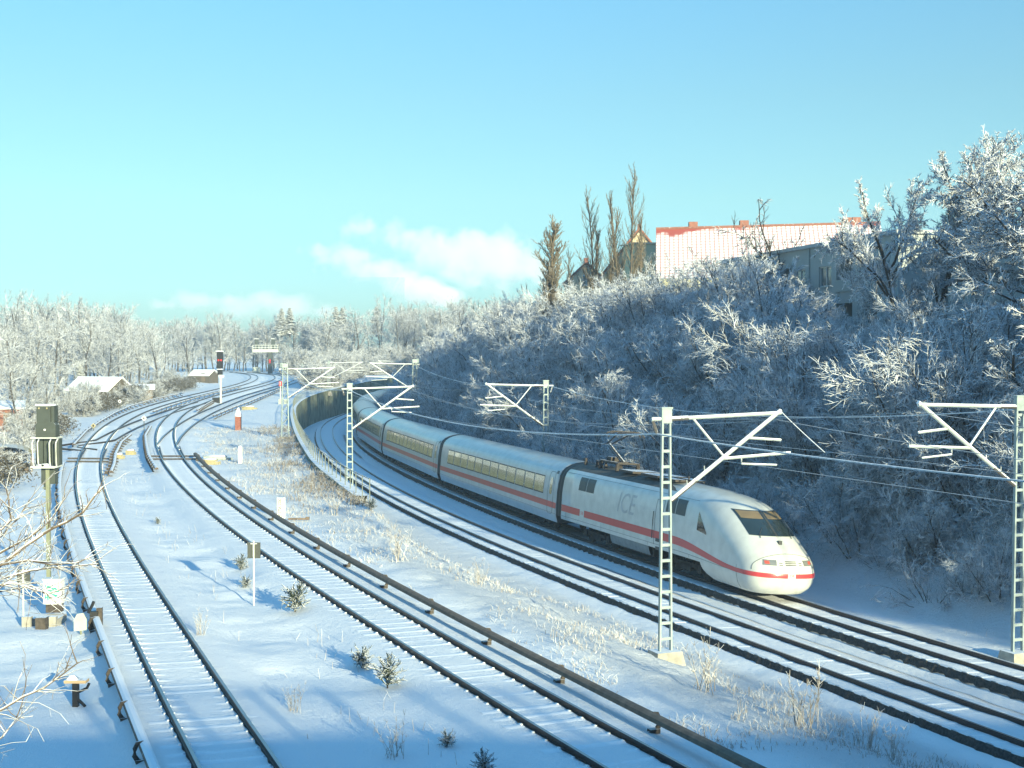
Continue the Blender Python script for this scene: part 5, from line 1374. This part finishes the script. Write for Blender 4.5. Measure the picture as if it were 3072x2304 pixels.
def weed(name, seed, h, n):
    r = random.Random(seed); cr = []
    for i in range(n):
        az = r.uniform(0, 6.28); tl = abs(r.gauss(.25, .2)); d = nrm(V3(math.cos(az) * tl, math.sin(az) * tl, 1)); p = V3(r.gauss(0, .10), r.gauss(0, .10), -.05); L = h * r.uniform(.5, 1.1)
        for k in range(4):
            d = nrm(d + V3(r.gauss(0, .08), r.gauss(0, .08), -.02)); q = p + d * L / 4; cr.append((p, q, .011 - .002 * k, .009 - .002 * k))
            if k > 0:
                for _ in range(3): cr.append((q, q + nrm(d + V3(r.gauss(0, .7), r.gauss(0, .7), .1)) * L * .16, .006, .004))
            p = q
    return segs_to_mesh(name, cr, M['drygrass'], 3)
WEED = [weed('dry_stalks', 170 + i, 1.0, 16) for i in range(3)]

def plant(name, pair, x, y, z, sc, rz, label, cat, group=None, parts=('trunk', 'crown'), sz=None, tilt=(0, 0)):
    t = empty(name, (x, y, z), rz, label, cat, group)
    t.rotation_euler = (tilt[0], tilt[1], rz)
    t.scale = (sc, sc, sc if sz is None else sz)
    for n_, me in zip(parts, pair):
        o = bpy.data.objects.new(n_, me); COL.objects.link(o); o.parent = t
    return t
R = random.Random(2024)
def Dlat(y, lat):
    m = float(slope(fD, y)); q = math.hypot(1, m); return float(fD(y)) + lat / q, y - lat * m / q
SKYL = np.array([(1368, 985), (1570, 905), (1667, 890), (1805, 870), (1944, 815), (2083, 755), (2222, 750), (2330, 810), (2380, 935), (2720, 950), (2900, 890), (3072, 880)], float)
def under(x, y, z, k, hgt):     # keep a plant below the skyline seen between the houses
    px = 1536 + 3998 * x / y; lim = (1058.7 - float(np.interp(px, SKYL[:, 0], SKYL[:, 1]))) / 3998 * y
    return max(.35 * k, min(k, (lim - z) / hgt))
# -- the shaded thicket on the slope of the cutting
cells = []
for y in np.arange(34, 262, 1.0): cells.append(y)
cnt = 0
def pick_rows():
    out = []
    for y0 in np.arange(34, 70, 2.6):
        for lat in (6.0, 8.0, 10.2, 12.6, 15.2, 18.2): out.append((y0, lat))
    for y0 in np.arange(70, 150, 3.3):
        for lat in (4.8, 7.0, 9.3, 12.0, 15.2, 18.5): out.append((y0, lat))
    for y0 in np.arange(150, 262, 6.2):
        for lat in (4.8, 7.5, 10.5, 14.0): out.append((y0, lat))
    return out
for y0, lat in pick_rows():
    y = y0 + R.uniform(-1.4, 1.4); l = lat + R.uniform(-1.0, 1.0)
    if y < 50 and l < 5.0 + (50 - y) * .10: continue
    x, yy = Dlat(y, l)
    if x > .40 * yy + 4: continue
    z = terrain(x, yy); k = (.92 + .055 * min(l, 12)) * R.uniform(.75, 1.2) * (.8 if l < 6 else 1.0)
    if y < 66 and l < 8: k *= .72
    k = under(x, yy, z, k, 4.5)
    up = 'low' if l < 7.5 else ('mid-slope' if l < 13 else 'upper')
    plant('snowy_shrub', SHR[R.randrange(5)], x, yy, z - .1, k, R.uniform(0, 6.28), {'low': 'snow-laden bare shrub at the foot of the shaded cutting slope', 'mid-slope': 'snow-laden bare shrub halfway up the shaded cutting slope', 'upper': 'snow-laden bare shrub near the top of the shaded cutting slope'}[up], 'shrub', 'snow-laden shrubs, ' + up + ' rows of the cutting slope', parts=('stems', 'twigs'), tilt=(R.gauss(0, .1), R.uniform(-.35, .0)))
for i in range(110):
    y = 34 + 120 * R.random() ** 1.5; l = R.uniform(3.6, 8.5) if y > 48 else R.uniform(5.0, 9.5) + (48 - y) * .12; x, yy = Dlat(y, l)
    if x > .40 * yy + 3: continue
    plant('low_brush', LOW[R.randrange(3)], x, yy, terrain(x, yy) - .08, R.uniform(.55, 1.05), R.uniform(0, 6.28), 'low tangled brush at the foot of the shaded slope, under the taller shrubs', 'shrub', 'low brush along the foot of the cutting slope', ('stems', 'twigs'), tilt=(0, R.uniform(-.4, 0)))
# -- trees along the top of the slope
def top(y, lat, kind, sc, label, group=None, dz=0, rz=None, sz=None):
    x, yy = Dlat(y, lat); z = terrain(x, yy)
    lst = {'spr': SPR, 'opn': OPN, 'shr': SHR, 'woo': WOO}[kind]; sc = under(x, yy, z, sc * 1.3, 7.6)
    return plant('bare_tree' if kind != 'shr' else 'snowy_shrub', lst[R.randrange(len(lst))], x, yy, z - .2 + dz, sc, R.uniform(0, 6.28) if rz is None else rz, label, 'tree', group, sz=sz)
def at_xy(x, y, kind, i, sc, label, group=None, rz=0.0, sz=None, zoff=0.0, name='bare_tree'):
    lst = {'spr': SPR, 'opn': OPN, 'woo': WOO, 'pop': POP, 'con': CON}[kind]; z = terrain(x, y)
    return plant(name, lst[i], x, y, z - .2 + zoff, sc, rz, label, 'tree', group, sz=sz)
at_xy(20.0, 68, 'spr', 0, 1.25, 'snowy tree with a dark forked trunk standing before the grey house', rz=.4, sz=1.9)
at_xy(22.4, 71, 'spr', 1, 1.20, 'snowy tree with wide crooked boughs right of the forked trunk', rz=2.2, sz=1.65)
at_xy(23.8, 58.5, 'spr', 2, 1.75, 'tallest snow-covered tree, its crown against the sky at the upper right', rz=1.1, sz=1.55)
at_xy(21.5, 53.5, 'spr', 0, 1.7, 'big snow-bent tree with long drooping boughs at the right edge', rz=3.6, sz=1.5)
at_xy(26.2, 64, 'spr', 1, 1.7, 'tall snowy tree behind the tallest crown, cut by the right edge', rz=5.0, sz=1.5)
at_xy(24.2, 70, 'spr', 2, 1.35, 'snowy tree between the crooked boughs and the tallest crown', rz=.2, sz=1.45)
at_xy(18.6, 100, 'opn', 0, 1.45, 'thin dark bare tree in front of the red tiled roof', rz=1.0, sz=1.65)
at_xy(14.2, 96, 'spr', 1, .95, 'round snowy tree hiding the left end of the grey house', rz=2.0)
at_xy(10.6, 104, 'spr', 0, .95, 'broad snowy tree below the white part of the red roof', rz=4.0)
at_xy(17.2, 88, 'spr', 2, .80, 'small snowy tree below the loggias of the grey house', rz=3.0)
lab = ['snowy crown on the skyline left of the red roof', 'snowy crown on the skyline below the poplars', 'snowy crown on the skyline at the end of the hill']
for i, (y, lat, s, k) in enumerate([(112, 17, .85, 'spr'), (122, 15, .9, 'spr'), (118, 20, .9, 'spr'), (130, 18, 1.0, 'spr'), (140, 15, .9, 'opn'), (138, 21, 1.0, 'spr'), (150, 17, 1.0, 'spr'), (160, 20, 1.05, 'spr'), (170, 15, .95, 'opn'), (180, 18, 1.1, 'spr'), (192, 14, 1.0, 'spr'), (205, 17, 1.1, 'spr'), (218, 13, 1.0, 'spr'), (232, 15, 1.1, 'spr'), (246, 11, 1.0, 'spr'), (258, 13, 1.1, 'spr'), (272, 9, 1.0, 'spr'), (285, 12, 1.1, 'spr')]):
    j = 0 if i < 5 else (1 if i < 10 else 2)
    top(y, lat, k, s, lab[j], 'crowns on the skyline, ' + ('beside the red roof', 'below the poplars', 'far end of the hill')[j])
# poplars
for x, y, i, sc, sz, lb in ((3.6, 128, 2, 1.9, 1.32, 'dense brown poplar, leftmost and widest of the row'), (6.2, 138, 1, .9, .95, 'slim pale poplar standing alone right of the widest one'), (8.7, 131, 0, 1.0, 1.30, 'tall twin-stemmed poplar, left one of the right pair'), (11.2, 127, 0, 1.05, 1.36, 'tallest poplar, beside the cream gable'), (2.2, 131, 1, .6, .52, 'short narrow poplar at the foot of the widest one')):
    at_xy(x, y, 'pop', i, sc, lb, 'poplars on the skyline', rz=x, sz=sz * .88, name='poplar_tree')
# plateau trees outside the right of the frame that shade the slope
for x, y, s in ((30, 48, 1.3), (33, 38, 1.4), (36, 28, 1.4), (40, 44, 1.5), (30.5, 56, 1.3), (44, 30, 1.5), (41, 20, 1.4), (47, 16, 1.4), (38, 54, 1.4), (36, 62, 1.3), (52, 24, 1.5), (34, 46, 1.3), (38, 36, 1.4), (43, 36, 1.4), (27.5, 50, 1.2), (48, 38, 1.5), (33, 54, 1.3)):
    plant('bare_tree', SPR[R.randrange(3)], x, y, 0.9, s, R.uniform(0, 6), 'snowy tree on the plateau right of the picture', 'tree', 'plateau trees beyond the right edge')
for i in range(38):
    y = R.uniform(-2, 38); l = R.uniform(7.5, 18); x, yy = Dlat(y, l)
    if x < .40 * yy + 6: continue
    plant('bare_tree', SPR[R.randrange(3)], x, yy, terrain(x, yy) - .2, R.uniform(1.1, 1.5), R.uniform(0, 6), 'snowy tree on the cutting slope between the bridge and the picture edge', 'tree', 'slope trees beyond the right edge')
for x, y, s in ((9.5, -19, 1.6),):
    plant('bare_tree', SPR[R.randrange(3)], x, y, -8.0, s, R.uniform(0, 6), 'snowy tree behind the road bridge that throws a ragged shadow over the foreground', 'tree', 'trees behind the road bridge')
# -- left: gardens and wood
def leftw(n, y0, y1, l0, l1, lst, s0, s1, name, label, cat, group, parts=('trunk', 'crown')):
    for i in range(n):
        y = y0 + (y1 - y0) * (i + R.random()) / n; l = R.uniform(l0, l1); m = float(slope(fA, y)); q = math.hypot(1, m)
        x, yy = float(fA(y)) - l / q, y + l * m / q
        if x < -.40 * yy - 8: continue
        plant(name, lst[R.randrange(len(lst))], x, yy, terrain(x, yy) - .2, R.uniform(s0, s1), R.uniform(0, 6.28), label, cat, group, parts)
leftw(52, 130, 330, 24, 50, WOO, 1.15, 1.6, 'frosted_tree', 'frosted bare tree at the back of the gardens on the left', 'tree', 'frosted trees behind the gardens')
leftw(50, 125, 300, 13, 28, WOO, .75, 1.2, 'frosted_tree', 'frosted bare tree among the garden huts on the left', 'tree', 'frosted trees among the gardens')
leftw(28, 96, 150, 8, 24, WOO, .6, 1.0, 'frosted_tree', 'frosted bare tree near the left edge by the brick shed', 'tree', 'frosted trees by the left edge')
leftw(44, 80, 250, 5, 15, BRU, .6, 1.1, 'frosted_bush', 'frosted brownish bush along the garden edge of the track', 'bush', 'bushes along the garden edge', ('stems', 'twigs'))
at_xy(-71, 222, 'woo', 2, 1.45, 'tallest bare tree of the gardens, rising above the snow-roofed hut', rz=1, sz=1.55, name='frosted_tree')
at_xy(-66.5, 205, 'con', 1, .75, 'small snowy conifer right of the tallest garden tree', name='conifer')
# hedges by the track
def hedge(y0, y1, lat, h, w, label, seed):
    r = random.Random(seed); segs = []; x0, yy0 = float(fA(y0)) - lat, y0
    o = Vector((x0, yy0, terrain(x0, yy0)))
    n = int((y1 - y0) * 130 * h)
    for i in range(n):
        y = r.uniform(y0, y1); m = float(slope(fA, y)); q = math.hypot(1, m); l = lat + r.gauss(0, w / 2.6)
        x, yy = float(fA(y)) - l / q, y + l * m / q; zb = float(zS(y)) - .25
        hh = h * (1 - .25 * abs(l - lat) / w) * (.85 + .3 * mnoise.noise((y * .6, l, 3)))
        z = zb + hh * r.random() ** .75; p = V3(x - o.x, yy - o.y, z - o.z); d = nrm(V3(r.gauss(0, 1), r.gauss(0, 1), r.gauss(.5, .6))) * r.uniform(.12, .3)
        segs.append((p, p + d, .04, .02))
    ob = bpy.data.objects.new('hedge', segs_to_mesh('hedge', segs, M['hedge'])); COL.objects.link(ob); ob.location = o
    tag(ob, label, 'hedge', 'dark hedges by the gardens')
hedge(150, 172, 5.6, 1.9, 1.6, 'brown-green hedge in front of the snow-roofed hut', 1)
hedge(180, 206, 6.5, 2.4, 1.6, 'taller snow-topped hedge right of the hut', 2)
hedge(212, 232, 7.0, 2.2, 1.6, 'dark hedge before the distant small hut', 3)
hedge(112, 127, 4.6, 1.6, 1.8, 'brown bush-like hedge above the start of the far conductor rail', 4)
hedge(76, 90, 5.6, 1.5, 2.4, 'low brown hedge left of the signal with the ladder cage', 5)
# -- far wood closing the view
for i in range(165):
    x = R.uniform(-130, 14); y = 330 + R.uniform(0, 60) + (8 if x > -60 else 25)
    if x > -18: y = R.uniform(300, 380)
    if -78 < x < -52 and y < 372: y += 30
    z = -5.0 + (3.5 if x > -40 else 0) + R.uniform(0, 1.5)
    plant('frosted_tree', WOO[R.randrange(4)], x, y, z - .5, R.uniform(1.15, 1.6), R.uniform(0, 6.28), 'frosted tree of the far wood that closes the view', 'tree', 'trees of the far wood')
for px, top_, s in ((1008, 925, 1.0), (1028, 928, 1.0), (845, 930, 1.0), (870, 928, 1.05), (1130, 925, 1.05), (1230, 928, 1.2), (1245, 930, 1.1), (1290, 938, 1.0), (1315, 945, .9), (1340, 950, .8)):
    y = 385; x = (px - 1536) / 3998 * y; zt = (1059 - top_) / 3998 * y + 0.6; s *= 1.35
    plant('conifer', CON[R.randrange(2)], x, y, zt - 6.0 * s, s, R.uniform(0, 6), 'dark snowy conifer standing out on the far skyline', 'tree', 'conifers on the far skyline')
# trees right of the train's far end, inside the curve
for i in range(26):
    y = R.uniform(262, 330); x = R.uniform(-16, 12)
    plant('frosted_tree', WOO[R.randrange(4)], x, y, -4 + R.uniform(0, 3), R.uniform(.6, .95), R.uniform(0, 6.28), 'frosted tree where the cutting slope bends out of sight', 'tree', 'trees at the bend of the cutting')
# -- bushes closing the view behind the far end of the wall and beyond the upper tracks
for i in range(70):
    y = R.uniform(222, 318); x = float(fW(y)) - R.uniform(1.5, 4 + (y - 222) * .16)
    plant('frosted_bush', BRU[R.randrange(2)], x, y, terrain(x, y) - .1, R.uniform(.9, 1.7), R.uniform(0, 6.28), 'frosted bush on the shaded ground behind the far end of the curved wall', 'bush', 'bushes behind the far end of the wall', ('stems', 'twigs'))
for i in range(60):
    y = R.uniform(322, 352); x = R.uniform(-58, -20)
    plant('frosted_bush', BRU[R.randrange(2)], x, y, terrain(x, y) - .1, R.uniform(1.2, 2.2), R.uniform(0, 6.28), 'frosted bush at the dark foot of the far wood', 'bush', 'bushes at the foot of the far wood', ('stems', 'twigs'))
# -- saplings, stalks, grass
for px, py, s, lb in ((718, 1712, .85, 'snowy pine sapling left of the thin sign pole'), (735, 1765, .65, 'small pine sapling at the foot of the thin sign pole'), (882, 1838, 1.35, 'spiky pine sapling, the widest, right of the thin sign pole'), (1083, 1997, .9, 'pine sapling at the edge of the foreground shadow, farther of two'), (1160, 2055, 1.15, 'snow-capped pine sapling at the edge of the foreground shadow, nearer of two'), (1341, 2213, .55, 'tiny pine sapling deep in the foreground shadow'), (1450, 2290, .7, 'pine sapling at the bottom edge between weed stalks'), (470, 1583, .5, 'tiny snowy sapling between the tracks beside the middle distance'), (1112, 1545, .9, 'snowy little bush near the end post of the railing')):
    v = py - 1058.7; Yd = 3998 * 8.15 / v; X = (px - 1536) / 3998 * Yd
    plant('pine_sapling', SAP[R.randrange(3)], X, Yd, terrain(X, Yd) - .03, s, R.uniform(0, 6), lb, 'sapling', 'pine saplings on the snow', ('stem', 'needles'))
for i, (px, py, s) in enumerate(((1195, 1690, 1.3), (1440, 1760, .9), (2420, 2150, 1.5), (2120, 2090, 1.3), (2610, 2150, 1.0), (1000, 1560, 1.1), (2690, 2230, .9), (600, 1920, .7), (880, 2120, .7), (1180, 2250, .8))):
    v = py - 1058.7; Yd = 3998 * (8.6 if px > 1300 else 8.2) / v; X = (px - 1536) / 3998 * Yd
    o = bpy.data.objects.new('dry_stalks', WEED[i % 3]); COL.objects.link(o); o.location = (X, Yd, terrain(X, Yd)); o.scale = (s, s, s); o.rotation_euler = (0, 0, i)
    tag(o, 'clump of thin dry stalks sticking out of the bank snow' if px > 950 else 'clump of thin dry stalks in the snow between the upper tracks', 'weed', 'dry weed clumps on the bank' if px > 950 else 'dry weed clumps between the upper tracks')
def grass():
    r = random.Random(8); segs = []
    for i in range(4500):
        y = 28 + 102 * r.random() ** 1.3; xt, xb = (float(v) for v in bank_edges(y)); b = float(fB(y))
        x = r.uniform(b + 2.6, xb + .2)
        dens = mnoise.noise((x * .35, y * .18, 2)) + (.25 if y > 62 else 0) + .25 * (x - b) / max(1, xb - b)
        if dens < .02 + .35 * r.random(): continue
        z = terrain(x, y); n = r.randrange(2, 6)
        for k in range(n):
            az = r.uniform(0, 6.28); tl = abs(r.gauss(.35, .35)); d = nrm(V3(math.cos(az) * tl, math.sin(az) * tl, 1)); p = V3(x + r.gauss(0, .12), y + r.gauss(0, .12), z - .04); h = r.uniform(.08, .30) * (1.6 if r.random() < .05 else 1)
            q = p + d * h * .6; e = q + nrm(d + V3(r.gauss(0, .4), r.gauss(0, .4), -.3)) * h * .4
            segs += [(p, q, .009, .008), (q, e, .008, .004)]
    for i in range(500):        # sparse stems between the upper tracks and on the far side
        y = 24 + 60 * r.random(); x = r.uniform(float(fA(y)) + 1.9, float(fB(y)) - 1.9) if r.random() < .6 else float(fD(y)) + r.uniform(3, 8)
        if mnoise.noise((x * .5, y * .3, 8)) < .05: continue
        z = terrain(x, y); p = V3(x, y, z - .03); q = p + V3(r.gauss(0, .06), r.gauss(0, .06), r.uniform(.12, .4)); segs.append((p, q, .008, .005))
    ob = bpy.data.objects.new('dry_grass', segs_to_mesh('dry_grass', segs, M['drygrass'])); COL.objects.link(ob)
    tag(ob, 'dry grass and stalks poking through the snow of the bank', 'grass', kind='stuff')
grass()
def reeds():
    r = random.Random(18); segs = []
    for i in range(5200):
        y = 68 + 62 * r.random() ** 1.2; x = float(fW(y)) - .3 - abs(r.gauss(0, 1.6))
        if mnoise.noise((x * .4, y * .25, 5)) < -.10 + .25 * r.random(): continue
        z = terrain(x, y); d = nrm(V3(r.gauss(0, .28), r.gauss(0, .28), 1)); p = V3(x, y, z - .04); h = r.uniform(.15, .62)
        q = p + d * h * .6; e = q + nrm(d + V3(r.gauss(0, .5), r.gauss(0, .5), -.1)) * h * .4; segs += [(p, q, .012, .010), (q, e, .010, .006)]
        if r.random() < .4: segs.append((q, q + nrm(d + V3(r.gauss(0, .9), r.gauss(0, .9), 0)) * h * .35, .008, .005))
    ob = bpy.data.objects.new('frosted_reeds', segs_to_mesh('frosted_reeds', segs, M['reed'])); COL.objects.link(ob)
    tag(ob, 'brown frosted weeds growing along the top of the curved wall', 'weeds', kind='stuff')
reeds()
# -- the near tree at the left, whose boughs reach into the picture
def near_tree():
    r = random.Random(77); tr = []; cr = []; bough = []
    o = Vector((-8.2, 12.6, terrain(-8.2, 12.6)))
    t = empty('near_tree', o, 0, 'near bare tree at the left edge, snow-lined boughs reaching in front of the signal', 'tree')
    def px(u, v, Y): return V3((u - 1536) / 3998 * Y - o.x, Y - o.y, (1058.7 - v) / 3998 * Y - o.z)
    p = V3(0, 0, -.3)
    for k, q in enumerate((V3(.1, 0, 2.0), V3(.0, .1, 4.0), V3(.2, 0, 6.0), V3(.1, .1, 8.4))): tr.append((p, q, .17 - .025 * k, .15 - .025 * k)); p = q
    limbs = [(12.0, V3(.05, 0, 3.6), [(-60, 1740), (18, 1680), (70, 1640), (126, 1602), (158, 1583), (200, 1565), (244, 1539), (280, 1490), (307, 1460)], .026),
             (12.3, V3(.05, 0, 4.2), [(-60, 1690), (0, 1657), (50, 1630), (87, 1611), (120, 1585), (154, 1552), (185, 1505)], .019),
             (11.6, V3(.05, 0, 3.4), [(-60, 1715), (0, 1695), (80, 1682), (150, 1695), (225, 1690), (268, 1672)], .019),
             (11.9, V3(.05, 0, 3.2), [(-60, 1760), (0, 1737), (90, 1712), (150, 1704), (217, 1700), (290, 1693)], .018),
             (11.3, V3(.05, 0, 3.1), [(-60, 1770), (0, 1756), (36, 1750), (100, 1772), (140, 1782), (200, 1765)], .016),
             (12.5, V3(.05, 0, 3.0), [(-60, 1790), (0, 1775), (90, 1760), (150, 1795), (190, 1798)], .014),
             (11.0, V3(.0, 0, 2.4), [(-80, 2170), (0, 2132), (60, 2095), (121, 2070), (170, 2035), (228, 1992)], .017),
             (11.2, V3(.0, 0, 2.3), [(-80, 2280), (0, 2215), (40, 2160), (60, 2110)], .012),
             (12.2, V3(.1, 0, 5.2), [(-60, 1560), (0, 1590), (30, 1560), (20, 1520), (0, 1500)], .013),
             (12.6, V3(.1, 0, 5.0), [(-70, 1650), (0, 1610), (35, 1570), (60, 1540), (85, 1500)], .012)]
    for Y, st, pts, rr in limbs:
        bough.append([])
        W = [st] + [px(u, v, Y + r.gauss(0, .05)) for u, v in pts]
        for i in range(len(W) - 1):
            (tr if i == 0 else bough[-1]).append((W[i], W[i + 1], rr * .75 * (1.5 if i == 0 else 1.15 - .8 * i / len(W)), rr * .75 * (1.15 - .8 * (i + 1) / len(W))))
            if i == 0: continue
            for k in range(4):
                b = W[i] + (W[i + 1] - W[i]) * r.random(); d = nrm((W[i + 1] - W[i]) + V3(r.gauss(0, .25), r.gauss(0, .2), r.gauss(.02, .25)) * .5); L = r.uniform(.12, .5) * (1.1 - .5 * i / len(W)); a = b
                for s in range(4):
                    d = nrm(d + V3(r.gauss(0, .18), r.gauss(0, .15), r.gauss(.02, .18))); e = a + d * L / 4; cr.append((a, e, .0052 - .0009 * s, .0045 - .0009 * s)); 
                    if r.random() < .6: cr.append((e, e + nrm(d + V3(r.gauss(0, .6), r.gauss(0, .4), r.gauss(0, .6))) * L * .3, .0028, .0018))
                    a = e
    for n_, s_, m_, k in [('trunk', tr, M['bark'], 7)] + [('bough', b_, M['neartwig'], 6) for b_ in bough] + [('twigs', cr, M['neartwig'], 4)]:
        ob = bpy.data.objects.new(n_, segs_to_mesh(n_, s_, m_, k)); COL.objects.link(ob); ob.parent = t
near_tree()
# ---------------------------------------------------------------- steam from the works beyond the wood
def steam(name, c, dims, blobs, label, dens):
    """one box of air, thick where the blobs (centre, radii) are and frayed by noise"""
    mb = MB(); mb.box((0, 0, 0), dims)
    m = bpy.data.materials.new(name); m.use_nodes = True; N, L = m.node_tree.nodes, m.node_tree.links; N.clear()
    out = N.new('ShaderNodeOutputMaterial'); pv = N.new('ShaderNodeVolumePrincipled'); L.new(pv.outputs[0], out.inputs['Volume'])
    pv.inputs['Color'].default_value = (.93, .93, .93, 1); pv.inputs['Anisotropy'].default_value = 0.0
    tc = N.new('ShaderNodeTexCoord')
    def math_(op, a, b=None, cl=False):
        n = N.new('ShaderNodeMath'); n.operation = op; n.use_clamp = cl
        for i, v in enumerate((a, b)):
            if v is None: continue
            if isinstance(v, (int, float)): n.inputs[i].default_value = v
            else: L.new(v, n.inputs[i])
        return n.outputs[0]
    cur = None
    for (bx, by, bz), (rx, ry, rz_), w in blobs:
        s = N.new('ShaderNodeVectorMath'); s.operation = 'SUBTRACT'; L.new(tc.outputs['Object'], s.inputs[0]); s.inputs[1].default_value = (bx, by, bz)
        d = N.new('ShaderNodeVectorMath'); d.operation = 'DIVIDE'; L.new(s.outputs[0], d.inputs[0]); d.inputs[1].default_value = (rx, ry, rz_)
        l = N.new('ShaderNodeVectorMath'); l.operation = 'LENGTH'; L.new(d.outputs[0], l.inputs[0])
        v = math_('MULTIPLY', math_('SUBTRACT', 1.0, l.outputs['Value'], True), w)
        cur = v if cur is None else math_('MAXIMUM', cur, v)
    nz = N.new('ShaderNodeTexNoise'); nz.inputs['Scale'].default_value = .055; nz.inputs['Detail'].default_value = 5; nz.inputs['Roughness'].default_value = .6; L.new(tc.outputs['Object'], nz.inputs['Vector'])
    k = math_('MULTIPLY', math_('SUBTRACT', nz.outputs['Fac'], .30), 2.2)
    f = math_('MULTIPLY', math_('SUBTRACT', math_('ADD', cur, math_('MULTIPLY', k, .72)), .56, True), dens)
    L.new(math_('MULTIPLY', f, math_('GREATER_THAN', cur, .01)), pv.inputs['Density'])
    return tag(mb.build(name, m, loc=c), label, 'smoke', kind='stuff')
def q(px, py, Y=900): return ((px - 1536) / 3998 * Y, (1058.7 - py) / 3998 * Y)
C0 = q(1250, 790)
def bl(px, py, rx, rz_, w): x, z = q(px, py); return ((x - C0[0], 0, z - C0[1]), (rx * 1.4, 28, rz_ * 1.45), w)
steam('steam_plume', (C0[0], 900, C0[1]), (200, 70, 85), [bl(1330, 890, 14, 7, 1.3), bl(1270, 868, 16, 9, 1.15), bl(1210, 850, 18, 10, .9), bl(1130, 815, 24, 10, .75), bl(1040, 780, 26, 9, .6), bl(1420, 770, 34, 20, .95), bl(1520, 790, 26, 17, .95), bl(1330, 760, 26, 16, .85), bl(1230, 720, 26, 13, .7), bl(1080, 680, 18, 8, .5), bl(1590, 800, 18, 12, .8), bl(980, 760, 16, 8, .5)], 'pale steam plume drifting left from behind the hill', .22)
C0 = q(760, 925)
steam('steam_bank', (C0[0], 900, C0[1]), (210, 70, 38), [bl(720, 915, 24, 9, .7), bl(600, 905, 24, 7, .6), bl(870, 925, 26, 8, .75), bl(800, 905, 16, 8, .7), bl(960, 935, 20, 6, .6), bl(500, 915, 20, 5, .5), bl(690, 905, 9, 6, .9)], 'low pinkish steam clouds over the far left wood', .12)

# ---------------------------------------------------------------- the cold hazy air
mb = MB(); mb.box((-30, 240, 12), (900, 700, 60))
m = bpy.data.materials.new('haze'); m.use_nodes = True; N, L = m.node_tree.nodes, m.node_tree.links; N.clear()
out = N.new('ShaderNodeOutputMaterial'); pv = N.new('ShaderNodeVolumePrincipled'); L.new(pv.outputs[0], out.inputs['Volume'])
pv.inputs['Color'].default_value = (.74, .90, 1.0, 1); pv.inputs['Density'].default_value = 0.0005; pv.inputs['Anisotropy'].default_value = 0.2
tag(mb.build('haze', m), kind='stuff')
